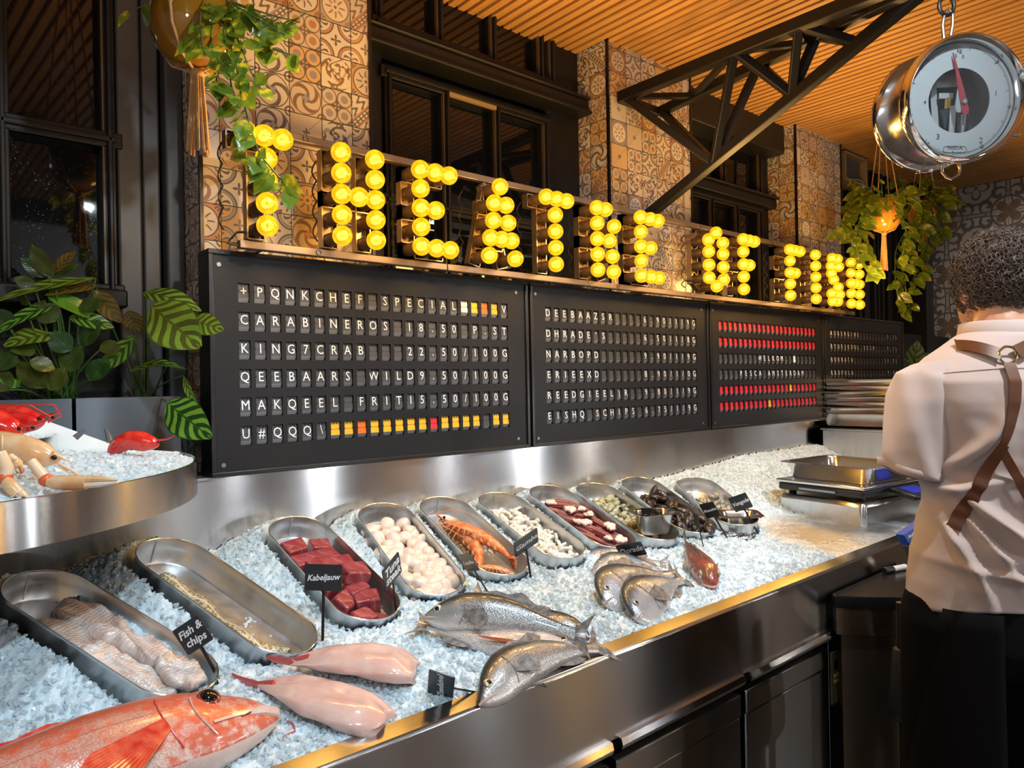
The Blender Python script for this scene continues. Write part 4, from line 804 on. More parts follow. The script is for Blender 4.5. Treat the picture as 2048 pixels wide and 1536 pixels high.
def fish(name, label, cat, head, tail, dorsal, H, W, kind, skin, fin, bend=0.0, sag=0.0, group=None, eye=.030, tailfin=True, iris=None, fins=('dorsal', 'pec', 'anal', 'pelvic'), mouth=.5, open_belly=False):
    head = np.array(head, float); tail = np.array(tail, float); L = np.linalg.norm(tail - head); R = frame(tail - head, dorsal)           # x: head to tail, z: dorsal, y: flank
    T = thing(name, label, cat, head, group, R); n = 46; s = np.linspace(0, 1, n); prof = np.interp(s, *PROF[kind]); na = 24; a = np.linspace(0, 2 * PI, na, endpoint=False); m = MB(); rings = []; bv = []; bu = []
    cz = lambda t: bend * L * np.sin(PI * t) ; cy = lambda t: sag * L * np.sin(PI * t)
    hk = np.interp(s, [0, .1, .25, 1], [-.10, -.05, 0, 0]) * H
    for i in range(n):
        hh = H / 2 * prof[i]; ww = W / 2 * min(1, np.interp(s[i], [0, .05, .2, .4, .7, .9, 1], [.22, .55, .95, 1, .62, .22, .12])); ca, sa = np.cos(a), np.sin(a); zz = np.sign(sa) * np.abs(sa) ** .92 * hh * np.where(sa < 0, .98, 1.02)
        rings.append(np.stack([np.full(na, s[i] * L) , np.sign(ca) * np.abs(ca) ** .85 * ww * (1 - .18 * np.maximum(sa, 0) ** 2) + cy(s[i]), zz + cz(s[i]) + hk[i]], 1)); bv.append(np.clip(.5 + .5 * sa, 0, 1)); bu.append(np.full(na, s[i]))
    m.loft(rings, bv=np.concatenate(bv), bu=np.concatenate(bu)); m.build('body', skin, T, smooth=70)
    at_ = lambda t, k: np.array([t * L, cy(t), cz(t) + np.interp(t, s, hk) + k * H / 2 * np.interp(t, *PROF[kind])])
    def finmesh(name, base, dirs, thick=.0012, mt=fin):       # a rayed fin: base points and their ray tips
        q = MB(); base = np.array(base); tips = base + np.array(dirs); k = len(base); mid = (base + tips) / 2; P = np.stack([base, mid, tips], 1)
        for side in (-1, 1): q.grid(P + np.array([0, side * thick * .25, 0]))
        for j in range(k): q.tube(P[j], [thick * 1.0, thick * .8, thick * .45], 5)
        return q.build(name, mt, T, smooth=60)
    if tailfin:
        k = 11; f_ = np.linspace(-1, 1, k); b = np.array([at_(1.0, .8 * x) for x in f_]) - np.array([.012 * L, 0, 0]); d = np.stack([L * .13 * (.62 + .38 * np.abs(f_) ** 1.5), .01 * L * np.sin(f_ * 5), L * .11 * f_], 1); finmesh('tail_fin', b, d)
    if 'dorsal' in fins: t_ = np.linspace(.33, .80, 15); finmesh('dorsal_fin', [at_(t, .97) for t in t_], [np.array([L * .05, 0, H * .16 * (1 + .4 * math.sin(j * 1.1)) * math.sin(PI * (j + 1.5) / 17)]) for j in range(15)])
    if 'anal' in fins: t_ = np.linspace(.66, .82, 7); finmesh('anal_fin', [at_(t, -.95) for t in t_], [np.array([L * .05, 0, -H * .16 * math.sin(PI * (j + 1.5) / 10)]) for j in range(7)])
    if 'pelvic' in fins: finmesh('pelvic_fin', [at_(.34 + .01 * j, -.9) for j in range(5)], [np.array([L * .10, .01 * L * (j - 2), -H * .12 - .002 * j]) for j in range(5)])
    if 'pec' in fins:
        for sd in (-1, 1):
            f_ = np.linspace(-1, 1, 13 if kind == 'red' else 8); finmesh('pectoral_fin', [at_(.27, -.18 + .13 * x) + np.array([0, sd * W * .47, 0]) for x in f_], [np.array([L * (.22 if kind == 'red' else .17) * (1 - .22 * abs(x) ** 1.5), sd * W * .16, H * (.22 if kind == 'red' else .16) * x - H * (.42 if kind == 'red' else .08)]) for x in f_], .0022 if kind == 'red' else .0012)
    for sd in (-1, 1):
        te, ke = {'gurn': (.10, .55), 'red': (.150, .40)}.get(kind, (.085, .30)); e = at_(te, ke); i = int(te * (n - 1)); wy = W / 2 * np.interp(te, [0, .05, .2], [.22, .55, .95]) * .90; er = eye * L
        E_ = MB(); E_.ball(e + np.array([0, sd * wy + cy(te) * 0, 0]), (er, er * .45, er), 16, 10); E_.build('eye', iris or M_IRIS, T); P_ = MB(); P_.ball(e + np.array([0, sd * (wy + er * .26), 0]), (er * (.72 if kind == 'red' else .56), er * .28, er * (.72 if kind == 'red' else .56)), 14, 8); P_.build('pupil', mat_eye, bpy.data.objects[T.children[-1].name] if False else T)
        q = MB(); g = [at_(.255 + .018 * math.cos(x * 1.5), x * .72) + np.array([0, sd * W * .485 * math.sqrt(max(0, 1 - (x * .72) ** 2 * .8)), 0]) for x in np.linspace(-1, .8, 12)]; q.tube(g, L * (.0035 if kind != 'red' else .0022), 6); q.build('gill_edge', fin if fin is M_FINRED else M_FIN, T)
    mo = MB(); q = [at_(.003, 0) + np.array([x, y, -H * .03]) for x, y in ((L * .085, -W * .30), (L * .04, -W * .24), (0, -W * .10), (-.004, 0), (0, W * .10), (L * .04, W * .24), (L * .085, W * .30))]; mo.tube(q, [L * .004] + [L * .0075 * (1 + mouth * .4)] * 5 + [L * .004], 7); mo.build('lower_lip', M_LIP if fin is M_FIN else M_RED, T)
    if kind == 'red':
        for sd in (-1, 1):
            g_ = lambda t, k, o=.5: at_(t, k) + np.array([0, sd * W * .5 * min(1, np.interp(t, [0, .05, .2, .4], [.22, .55, .95, 1])) * (1 - k * k * .55) ** .5 * 1.01, 0])
            q = MB(); q.tube([g_(.004 + .1 * x, -.10 - .28 * x) for x in np.linspace(0, 1, 9)], [.0008, .0015, .0020, .0022, .0022, .002, .0018, .0012, .0006], 6); q.build('mouth_slit', M_GUT, T)
            q = MB(); q.tube([g_(.175 + .028 * math.cos(x * 1.4), x * .68) for x in np.linspace(-1, .55, 12)], .0013, 6); q.build('cheek_edge', M_PINK, T)
            q = MB(); P = [[g_(t, k) for k in np.linspace(k0, k1, 4)] for t, k0, k1 in [(.055 + .12 * i / 9, -.48 - .02 * i + .3, -.60 - .014 * i + .3) for i in range(10)]]; q.grid(np.array(P) + np.array([0, sd * .0006, 0])); q.build('cheek_patch', M_PINK, T, smooth=60)
    if open_belly:
        for (a0, a1, hh, nm, mt) in ((.30, .62, .13, 'belly_slit', M_GUT), (.24, .31, .34, 'open_gill', M_GUT)):
            q = MB(); P = [[at_(t, 0) + np.array([0, sd_ * (W * .455 + .0015), (-.30 + k * hh * math.sin(PI * (t - a0) / (a1 - a0) * .92 + .1)) * H]) for k in np.linspace(-.5, .5, 5) for sd_ in (open_belly,)] for t in np.linspace(a0, a1, 12)]; q.grid(P); q.build(nm, mt, T, smooth=60)
    return T
def up(px, py, h=.0):                                          # photo pixel to the ice, then h above it
    z = .99
    for _ in range(12): p = on(2, z, px, py); z = float(icez(p[0], p[1])) + h
    return on(2, z, px, py)
BA = 'whole sea bass on the ice'; BR = 'gilt sea bream on the ice'
# red rockfish at the near corner
h_ = up(536, 1418, .034); t_ = up(60, 1590, .05); t_ = h_ + nrm(t_ - h_) * .62
fish('redfish', 'big red rockfish lying across the near corner of the ice', 'fish', h_, t_, (.05, .86, .38), .150, .098, 'red', M_RED, M_FINRED, bend=.02, eye=.029, iris=M_IRISRED, mouth=2.2)
# sea bass group
zA = lambda p, q, h: (up(*p, h), up(*q, h))
a, b = zA((1180, 1268), (960, 1196), .030); fish('sea_bass', 'sea bass behind the others, its dark head pointing away from the trays', 'fish', a, b, (.55, .5, .55), .078, .05, 'bass', M_BASS, M_FIN, group=BA, bend=-.06)
a, b = zA((852, 1226), (1150, 1268), .050); fish('sea_bass', 'dark-backed sea bass on top of the group, nose toward the zinc trays', 'fish', a, b, (.42, .30, .75), .085, .056, 'bass', M_BASS, M_FIN, group=BA, bend=.05)
a, b = zA((1152, 1294), (856, 1250), .026); fish('sea_bass', 'pale upturned sea bass with its belly cut open red', 'fish', a, b, (.25, .75, .25), .078, .055, 'bass', mat('belly_up_skin', f_fish((.22, .17, .15), (.62, .52, .48), (.84, .76, .72), 260, metal=.15)), M_FIN, group=BA, bend=-.07, open_belly=1, fins=('anal',))
a, b = zA((955, 1398), (1190, 1296), .018); fish('sea_bass', 'sea bass pressed along the front steel lip of the counter', 'fish', a, b, (-.35, .75, .5), .090, .052, 'bass', M_BASS, M_FIN, group=BA, bend=.09)
# bream
for (hp, tp_, hh, d, Hh, lab) in (((1160, 1122), (1320, 1128), .012, (.25, .75, .5), .085, 'pinkish sea bream half hidden at the back of the bream'), ((1186, 1133), (1340, 1150), .020, (.35, .75, .5), .100, 'sea bream tucked behind the biggest bream'), ((1200, 1196), (1345, 1150), .028, (.1, .80, .55), .135, 'biggest silver sea bream, blue along the back'), ((1262, 1228), (1362, 1160), .022, (.0, .8, .6), .118, 'smaller sea bream nearest the steel lip, tail raised')):
    a, b = zA(hp, tp_, hh); fish('sea_bream', lab, 'fish', a, b, d, Hh, .052, 'bream', M_BREAM, M_FIN, group=BR, bend=.05, eye=.030)
a, b = zA((1425, 1168), (1372, 1085), .022); fish('gurnard', 'reddish brown gurnard lying alone toward the scale end of the ice', 'fish', a, b, (.1, .15, .95), .060, .075, 'gurn', M_GURN, M_FIN, bend=.02, eye=.035)
# monkfish tails
M_MONK = flesh('monkfish_flesh', (.74, .44, .37), (.84, .62, .54), 22, .2, .3, None, .6); M_MONKTIP = mat('red_membrane', base=(.55, .10, .09), rough=.25, coat=.5)
def monk(label, tip, end, W, H, seed, up_=(0, 0, 1)):
    tip = np.array(tip); end = np.array(end); L = np.linalg.norm(end - tip); T = thing('monkfish_tail', label, 'fish', tip, 'skinned monkfish tails on the ice', frame(end - tip, up_)); n = 34; s = np.linspace(0, 1, n); na = 28; a = np.linspace(0, 2 * PI, na, endpoint=False); rings = []
    for i in range(n):
        w_ = W / 2 * np.interp(s[i], [0, .1, .25, .5, .75, .92, 1], [.12, .28, .62, .95, 1, .86, .62]); h_ = H / 2 * np.interp(s[i], [0, .1, .3, .6, .85, 1], [.2, .42, .8, 1, .95, .6]); c_, s_ = np.cos(a), np.sin(a)
        groove = 1 - .20 * np.exp(-((c_ + .15) / .12) ** 2) * (s_ > 0); rings.append(np.stack([np.full(na, L * s[i]) + .006 * np.sin(a * 3 + seed), w_ * c_ + .10 * W * math.sin(s[i] * 3 + seed), h_ * (s_ * groove + .95) + .002 * np.sin(a * 5 + i * .4)], 1))
    m = MB(); m.loft(rings); m.build('flesh', M_MONK, T, smooth=70)
    m = MB(); m.tube([(L * .14, .0, H * .30), (0, .004, H * .12), (-L * .18, .01, H * .06), (-L * .26, .018, .004)], [W * .11, W * .075, W * .06, W * .02], 8, flat=.4); m.build('tail_tip', M_MONKTIP, T)
    return T
monk('pale pink monkfish tail nearer the trays, tip toward the fish and chips sign', up(585, 1332, .016), up(826, 1362, .010), .105, .050, .3)
monk('pink monkfish tail beside the red fish snout, cut off by the steel lip', up(512, 1380, .004), up(772, 1462, -.006), .108, .050, 2.0)
m = MB(); b0 = up(560, 1478, .004); m.tube([up(560, 1476, .004), up(590, 1462, .008), up(586, 1448, .007), up(570, 1440, .004)], [.0012, .002, .0018, .001], 6); tag(m.build('gill_scrap', M_MONKTIP), 'thin red scrap of fish gut on the ice near the red snout', 'scrap')
# ================================================================ chalk price signs
M_SLATE = mat('slate_card', lambda nt: dict(base=mix(nt, noise(nt, objvec(nt), 60, 4), (.016, .017, .019), (.034, .036, .040)), rough=.34, spec=.6)); M_CHALK = mat('white_chalk_pen', base=(.86, .88, .90), rough=.6); M_STAKE = mat('black_stake', base=(.012, .012, .013), rough=.4)
def sign(tip_px, card_px, ex, ey, w, lines, label, zs=1, tsize=1.0, stake_off=0, dk=1.0):
    """ex, ey: the card's right and up directions as seen (pixels, y down); w: its true width in the same pixels"""
    tip = up(*tip_px); d = camdepth(tip) * dk; c = dep(card_px[0], card_px[1], d); k = d / FPX
    X2 = np.array([ex[0], -ex[1]], float); Y2 = np.array([ey[0], -ey[1]], float); zx = zs * math.sqrt(max(w * w - X2 @ X2, 1.0)); zy = -(X2 @ Y2) / zx if abs(zx) > 3 else 0.0
    xv = CR * X2[0] + CU * X2[1] - CF * zx; yv = CR * Y2[0] + CU * Y2[1] - CF * zy; w_, h_ = np.linalg.norm(xv) * k, np.linalg.norm(yv) * k
    xh = nrm(xv); zh = nrm(np.cross(xh, yv)); R = np.stack([xh, np.cross(zh, xh), zh], 1); group = 'chalk price signs'
    T = thing('price_sign', label, 'price sign', c, group, R); m = MB(); r = min(w_, h_) * .07; P = []
    for sx, sy, a0 in ((1, 1, 0), (-1, 1, 90), (-1, -1, 180), (1, -1, 270)):
        for k in range(5): a = math.radians(a0 + 22.5 * k); P.append((sx * (w_ / 2 - r) + r * math.cos(a), sy * (h_ / 2 - r) + r * math.sin(a)))
    m.prism(P, .002); m.build('card', M_SLATE, T)
    if lines:
        m = MB(); n = len(lines)
        for k, tx in enumerate(lines):
            V, F = text_mb(tx, 1.0, .0004, .25); ww = V[:, 0].max() - V[:, 0].min(); hh = V[:, 1].max() - V[:, 1].min(); sc = min(w_ * .90 / ww, h_ * .72 / n / max(hh, .7)) * tsize; V = V * (sc, sc, 1); V[:, 1] += (.5 * (n - 1) - k) * h_ * .38 + V[:, 0] * .06 * (1 if k % 2 == 0 else -1); V[:, 2] += .0013; m.add(V, F)
        m.build('lettering', M_CHALK, T, smooth=0)
    lt = R.T @ (tip - c); a = np.array([stake_off * w_, -h_ * .42, -.0018]) if abs(lt[1]) > abs(lt[0]) * .35 else np.array([math.copysign(w_ * .42, lt[0]), stake_off * h_, -.0018])
    m = MB(); m.bar(a, lt - nrm(lt - a) * -.015, .0055, .0022, up=(0, 0, 1)); m.build('stake', M_STAKE, T); return T
sign((437, 1356), (386, 1270), (51, -34), (-31, -50), 61, ['Fish &', 'chips'], 'dark square sign chalked Fish & chips by the red fish head')
sign((645, 1290), (647, 1155), (77, -1), (0, -52), 78, ['Kabeljauw'], 'grey sign chalked Kabeljauw in front of the tuna tray')
sign((793, 1234), (784, 1143), (24, -28), (-3, -47), 62, ['Tuna', 'steak'], 'sign chalked Tuna steak, turned nearly edge-on', -1)
sign((977, 1187), (937, 1125), (26, -12), (-21, -34), 48, ['Coquilles'], 'slanted sign chalked Coquilles between scallops and prawns')
sign((1062, 1158), (1052, 1085), (47, -26), (-3, -35), 60, ['Gamba'], 'sign chalked Gamba in front of the prawn tray', -1)
sign((1267, 1066), (1243, 1032), (10, -16), (-17, -28), 42, [], 'plain dark back of a sign between octopus and cockles')
sign((1240, 1118), (1262, 1100), (45, -16), (-15, -27), 58, ['Dorade'], 'glaring grey-blue sign chalked Dorade lying over the bream', dk=.955)
sign((1328, 1098), (1305, 1031), (38, -2), (-10, -32), 42, ['Kokkels'], 'sign chalked Kokkels before the small steel pan')
sign((1457, 1080), (1420, 1020), (20, -11), (-17, -28), 36, ['Mosselen'], 'small sign chalked Mosselen before the mussel tray')
sign((1519, 1072), (1481, 1005), (27, -16), (-15, -28), 40, ['Vongole'], 'sign chalked Vongole before the last zinc tray')
sign((960, 1386), (882, 1371), (9, -68), (-52, -13), 84, ['Zeeduivel'], 'sign chalked Zeeduivel toppled on its side by the steel lip', dk=.965)
sign((1408, 1098), (1393, 1040), (2, -1), (-6, -27), 34, [], 'thin sign seen edge-on before the mussel tray'); sign((1178, 1102), (1150, 1066), (2, -1), (-14, -22), 34, [], 'thin sign seen edge-on before the octopus tray')
# ================================================================ pans, scale, raised shelf
def gnpan(mb, L, W, D, rim=.016, t=.0012, rc=.03):
    def rr(l, w_, r, z, k=6):
        P = []
        for sx, sy, a0 in ((1, 1, 0), (-1, 1, 90), (-1, -1, 180), (1, -1, 270)):
            for j in range(k): a = math.radians(a0 + 90 * j / (k - 1)); P.append((sx * (l / 2 - r) + r * math.cos(a), sy * (w_ / 2 - r) + r * math.sin(a), z))
        return P
    sl_ = D * .10
    mb.loft([rr(L - .05, W - .05, rc, -D), rr(L - .02 - 2 * sl_, W - .02 - 2 * sl_, rc, -D + .002), rr(L - .012 - 2 * sl_, W - .012 - 2 * sl_, rc, -D + .012), rr(L - .006, W - .006, rc, -.004), rr(L, W, rc, 0), rr(L + 2 * rim, W + 2 * rim, rc * .7, .0006), rr(L + 2 * rim + .001, W + 2 * rim + .001, rc * .7, -.0025), rr(L + .001, W + .001, rc, -.003), rr(L - .004, W - .004, rc, -.006), rr(L - .01 - 2 * sl_, W - .01 - 2 * sl_, rc, -D + .010), rr(L - .018 - 2 * sl_, W - .018 - 2 * sl_, rc, -D - .0015), rr(.02, .02, .005, -D - .0016)], cap=False); k = 24
    mb.add(np.concatenate([rr(L - .05, W - .05, rc, -D), rr(.02, .02, .005, -D)]), [(i, (i + 1) % k, k + (i + 1) % k, k + i) for i in range(k)]); return mb
# small pan in the cockle tray
p1 = dep(1308, 1023, camdepth(tp(7, 0, -.12, .05))); one('steel_pan', gnpan(MB(), .125, .085, .065, .012), M_PANSTEEL, rotz(-.35) @ rotx(.03), p1, 'small deep steel pan standing in the cockle tray', 'pan', smooth=40)
p1 = dep(1478, 1027, camdepth(tp(9, .02, -.15, .04))); one('steel_pan', gnpan(MB(), .125, .085, .035, .012), M_PANSTEEL, rotz(-.75) @ rotx(.06), p1 + np.array([0, 0, .0]), 'small shallow steel pan tipped in the clam tray', 'pan', smooth=40)
XS = 3.14
S = thing('steel_shelf', 'raised steel box shelf at the end of the ice carrying the stacked pans', 'shelf', (3.5, -.22, .9)); MB().box((0, 0, .16), (.72, .44, .34)).build('box', M_STEELY, S, bevel=.006); MB().box((0, 0, .334), (.735, .455, .008)).build('top_plate', M_STEELY, S, bevel=.002)
pm = gnpan(MB(), .30, .50, .065, .012, rc=.04); pan_me = pm.mesh('steel_pan', M_PANSTEEL, 40); PL = ['lowest', 'second from the bottom', 'third from the bottom', 'fourth from the bottom', 'third from the top', 'second from the top', 'topmost']
for k in range(7):
    o = bpy.data.objects.new('steel_pan', pan_me); COL.objects.link(o); zz = 1.317 + k * .0285 + (.0 if k < 6 else .004); place(o, rotz(.0 + .03 * math.sin(k * 2)) @ roty(.01 * math.sin(k)), (3.325, -.215 + .004 * math.sin(k * 5), zz)); tag(o, 'steel food pan on the raised shelf, %s of the stack of seven' % PL[k], 'pan', 'stacked food pans')
    o.location.z += 0
one('steel_pan', gnpan(MB(), .30, .22, .075, .012, rc=.04), M_PANSTEEL, rotz(.02), (3.68, -.15, 1.325), 'separate steel pan beside the stack on the raised shelf', 'pan', smooth=40)
# bench scale on a steel plinth
cB = (on(2, 1.05, 1728, 1026) + np.array([.0, .0, 0])); ang = .0
pl_ = [on(2, 1.045, *q) for q in ((1555, 985), (1728, 1007))]
Pc = np.array([2.30, -.46, 0]); SW, SD = .46, .40
d0 = pl_[1] - pl_[0]; rz_ = math.atan2(d0[1], d0[0]) + PI / 2; Rs = rotz(rz_); cen = (pl_[0] + pl_[1]) / 2 + Rs @ np.array([.23, 0, 0]); wd = np.linalg.norm(d0); zi = float(icez(cen[0], cen[1]))
S = thing('steel_plinth', 'low steel plinth on the melted ice under the weighing scale', 'plinth', (cen[0], cen[1], .93), R=Rs); MB().box((0, 0, (.93 + 1.045) / 2 - .93), (.46, wd, .115)).build('box', M_STEELX, S, bevel=.018)
S = thing('bench_scale', 'flat electronic weighing scale with black base and blue display', 'scale', (cen[0], cen[1], 1.045), R=Rs)
MB().box((-.01, 0, .030), (.44, wd * .98, .030)).build('base', mat('black_plastic', base=(.012, .012, .013), rough=.4), S, bevel=.008)
MB().box((-.01, 0, .0515), (.45, wd * 1.02, .013)).build('platter', M_PANSTEEL, S, bevel=.004)
for sx in (-1, 1):
    for sy in (-1, 1): MB().lathe([(.014, 0), (.016, .004), (.012, .016)], 14, c=(sx * .18, sy * wd * .40, 0)).build('foot', mat_rub if 'mat_rub' in globals() else M_STAKE, S)
MB().box((0.05, -wd * .5 - .055, .022), (.23, .10, .020), R=rotx(.22)).build('head_unit', mat('black_plastic_head', base=(.014, .014, .016), rough=.35), S, bevel=.006)
MB().box((0.02, -wd * .5 - .058, .0335), (.11, .06, .003), R=rotx(.22)).build('display', mat('blue_lcd', base=(.02, .03, .25), rough=.2, emit=(.05, .07, .75), estr=.2), S)
for k in range(3): MB().lathe([(.007, 0), (.006, .003)], 12, R=rotx(.22), c=(.10 + .022 * k, -wd * .5 - .06, .033)).build('button', mat('button_%s' % ('grey', 'red', 'grey_b')[k], base=((.4, .4, .4), (.5, .03, .03), (.4, .4, .4))[k], rough=.4), S)
MB().bar((-.235, -wd * .2, .028), (-.235, wd * .22, .028), .003, .008).build('side_grip', M_NICKEL, S)
one('steel_pan', gnpan(MB(), .335, wd * 1.02, .062, .016, rc=.04), M_PANSTEEL, Rs, (cen[0] - .015, cen[1], 1.045 + .0585 + .064), 'wide shallow steel pan resting on the weighing scale', 'pan', smooth=40)
# ================================================================ small things at the right end
b = np.array([1.74, -.985, .0]); B = thing('pedal_bin', 'tall black and steel half-round bin standing against the counter front', 'bin', (1.705, -.845, 0))
def dring(k, z):                                               # rounded front turned toward the aisle, flat back against the counter
    A = np.array([1.425, -.862]); e1 = np.array([.826, -.563]); nn_ = np.array([-.563, -.826]); P = [A + e1 * .40 * t + nn_ * .045 * math.sin(PI * t) for t in np.linspace(0, 1, 17)] + [np.array(q) for q in ((1.80, -1.05), (1.90, -.96), (1.945, -.845), (1.44, -.845))]
    P = np.array(P); c_ = np.array([1.66, -.90]); q = c_ + (P - c_) * k; q[:, 1] = np.minimum(q[:, 1], -.845); return np.c_[q - np.array([1.705, -.845]), np.full(len(q), z)]
m = MB(); m.loft([dring(.88, .03), dring(.90, .775)]); m.build('body', mat('bronzed_steel', f_steel(2, (.26, .21, .16), .33, .7)), B)
m = MB(); m.loft([dring(.985, .775), dring(.985, .850)]); m.build('steel_band', mat('band_steel', f_steel(0, (.46, .40, .32), .26)), B)
m = MB(); m.loft([dring(1.0, .850), dring(1.005, .874), dring(.98, .884), dring(.1, .885)]); m.build('lid', mat('black_gloss', base=(.010, .010, .011), rough=.2), B)
m = MB(); m.loft([dring(.9, 0), dring(.9, .03)]); m.build('foot_base', M_STAKE, B); MB().box((-.16, -.185, .02), (.14, .06, .012), R=rotz(-.6)).build('pedal', M_NICKEL, B)
p = on(2, .894, 1797, 1136); P_ = thing('marker_pen', 'white marker pen with a black cap lying on the bin lid', 'pen', p, R=rotz(-.25)); MB().lathe([(.0085, -.045), (.009, -.043), (.009, .03), (.0085, .033)], 16, R=roty(PI / 2)).build('barrel', mat('white_barrel', base=(.80, .78, .76), rough=.35), P_); MB().lathe([(.0095, -.068), (.0105, -.064), (.0105, -.030), (.010, -.028)], 16, R=roty(PI / 2)).build('cap', M_STAKE, P_)
pb = dep(1847, 1077, 1.98); R = np.stack([CR, CF, CU], 1) @ roty(-.5) @ rotz(PI / 2 + .25); G = thing('glove_box', 'blue and white printed box of gloves tucked in a grey holder', 'box', pb, R=R); MB().box((0, 0, 0), (.032, .12, .095)).build('carton', mat('blue_card', base=(.015, .09, .55), rough=.4), G, bevel=.001)
MB().box((-.012, 0, -.035), (.05, .125, .10)).build('holder', mat('grey_holder', base=(.10, .10, .11), rough=.5), G, bevel=.002)
m = MB(); g = np.random.default_rng(3)
for k in range(26): m.box((-.0165, (g.random() - .5) * .10, .020 + (g.random()) * .024), (.0008, .004 + .008 * g.random(), .003 + .003 * g.random()))
o = m.build('printed_marks', mat('white_print', base=(.8, .82, .85), rough=.5), G, smooth=0)
d_ = dep(1800, 1385, 1.86); top = dep(1802, 1205, 1.86); W_ = thing('hanging_brush', 'black long-handled brush hanging between the bin and the person', 'brush', top)
zb_ = float(d_[2] - top[2]); q = MB(); q.tube([(0, 0, 0), (0, 0, zb_ * .55)], .012, 10); q.build('handle', M_STAKE, W_); q = MB(); q.loft([[(x * w_, y * .02, z) for x, y in ((-1, -1), (1, -1), (1, 1), (-1, 1))] for w_, z in ((.012, zb_ * .5), (.022, zb_ * .6), (.046, zb_ * .98), (.044, zb_ * 1.22), (.03, zb_ * 1.30))]); q.build('head', M_STAKE, W_, bevel=.006); q = MB(); q.tube([(0, .0, zb_ * 1.3), (0, 0, -float(top[2]) + .0)], .010, 8); q.build('lower_pole', M_STAKE, W_)
# ================================================================ seafood tower at the left
TC = np.array([-.73, 0, 0]); TR1, TZ = .665, 1.352
M_STEELR = mat('round_brushed_steel', lambda nt: (lambda x, y, z: dict(base=(.62, .62, .62), metal=1, rough=.20 + (noise(nt, objvec(nt), 6, 4) - .5) * .08, aniso=.97, tangent=vec(nt, 0.0, 0.0, 1.0), normal=bump(nt, noise(nt, vec(nt, length(x, y) * 900, z * 900, 0.0), 1.0, 2), .05, .0006)))(*coords(nt)))
W_ = thing('seafood_tower', 'round-fronted steel tier tray of ice standing left of the boards', 'display tray', TC)
def arcs(r, z, a0=-PI, a1=0, n=80): a = np.linspace(a0, a1, n); return np.stack([r * np.cos(a), r * np.sin(a), np.full(n, z)], 1)
m = MB(); m.loft([arcs(TR1, TZ - .070), arcs(TR1, TZ), arcs(TR1 - .003, TZ + .001), arcs(TR1 - .004, TZ - .06), arcs(.02, TZ - .062), arcs(.02, TZ - .072)], close=True, cap=True); m.build('front_band', M_STEELR, W_)
m = MB(); m.loft([arcs(.405, TZ - .04), arcs(.405, TZ + .062), arcs(.402, TZ + .062), arcs(.40, TZ + .03), arcs(.02, TZ + .03)], close=False, cap=False); m.build('upper_tier_band', M_STEELR, W_)
bp = [(-.70, TZ - .03), (-.70, 1.56), (on(1, -.03, 50, 826)[0] - TC[0], on(1, -.03, 50, 826)[2]), (on(1, -.03, 245, 896)[0] - TC[0], on(1, -.03, 245, 896)[2]), (TR1 - .02, TZ + .004), (TR1 - .02, TZ - .03)]
m = MB(); m.prism([(x, z) for x, z in bp], .010, R=rotx(PI / 2), c=(0, -.024, 0)); m.build('back_plate', mat('white_acrylic', base=(.80, .84, .84), rough=.3), W_)
m = MB()
for x_, r_ in ((-.12, .03), (.25, .03)): m = MB(); m.lathe([(.045, .97 - 0), (.03, .99), (.022, 1.0), (.022, TZ - .07)], 20, c=(x_, -.28, 0)); m.build('support_post', M_STEELR, W_)
def towz(x, y):
    r = np.hypot(x - TC[0], y - TC[1]); return np.where(r < .40, TZ + .052 + .03 * (1 - r / .4), TZ - .006 + .030 * np.clip((.655 - r) / .25, 0, 1)) + .006 * (hnoise(x, y, 30, 5) - .5)
m = MB()
for r0, r1 in ((.02, .398), (.408, .658)):
    rr = np.linspace(r0, r1, 46); aa = np.linspace(-PI + .01, -.052, 200); GR, GA = np.meshgrid(rr, aa, indexing='ij'); X_ = TC[0] + GR * np.cos(GA); Y_ = np.minimum(GR * np.sin(GA), -.034); Z_ = towz(X_, Y_) + .007 * (hnoise(X_, Y_, 110, 6) - .5) + .005 * rng.random(X_.shape); m.grid(np.stack([X_, Y_, Z_], 2)[:, ::-1], 0, wet=0.0)
a_ = -PI * rng.random(3600); r_ = .645 * np.sqrt(rng.random(3600)); x_ = TC[0] + r_ * np.cos(a_); y_ = r_ * np.sin(a_); k = (y_ < -.045) & (np.abs(r_ - .4) > .012); chips(m, np.stack([x_, y_, towz(x_, y_) + .003], 1)[k], .0042)
o = m.build('tower_ice', [M_ICE, M_CHIP], smooth=50); tag(o, 'crushed ice heaped on the two tiers of the round tray', 'ice', kind='stuff')
def upt(px, py, h=0.0):
    z = 1.38
    for _ in range(25): p = on(2, z, px, py); z = .5 * z + .5 * float(towz(p[0], min(p[1], -.05))) + .5 * h
    return p
M_CARA = flesh('carabinero_shell', (.62, .010, .012), (.74, .055, .03), 50, .15, .05, None, .8); M_CARAL = mat('carabinero_leg', base=(.66, .05, .03), rough=.25)
M_LANG = flesh('langoustine_shell', (.78, .40, .16), (.86, .62, .38), 40, .25, .15, None, .5); M_LANGL = mat('langoustine_leg', base=(.84, .58, .36), rough=.3); M_CLAWRED = mat('claw_joint_red', base=(.72, .12, .04), rough=.3); M_CLAWTIP = mat('pale_claw_tip', base=(.88, .78, .66), rough=.3)
def Rv(d, up_): return frame(d, up_)
def dd(p, q, t=1.2): return nrm(dep(*q, t) - dep(*p, t))
p = dep(92, 845, 1.30); prawn('carabinero', Rv(dd((108, 850), (-40, 838)) + CF * .25, (0, 0, 1)), p, .21, 'glossy deep red prawn with a long feeler on the upper tier, lying farthest back', M_CARA, M_CARAL, .3, 'prawn', 'red carabineros on the tower', hair=1.6, fat=1.35, legs=0)
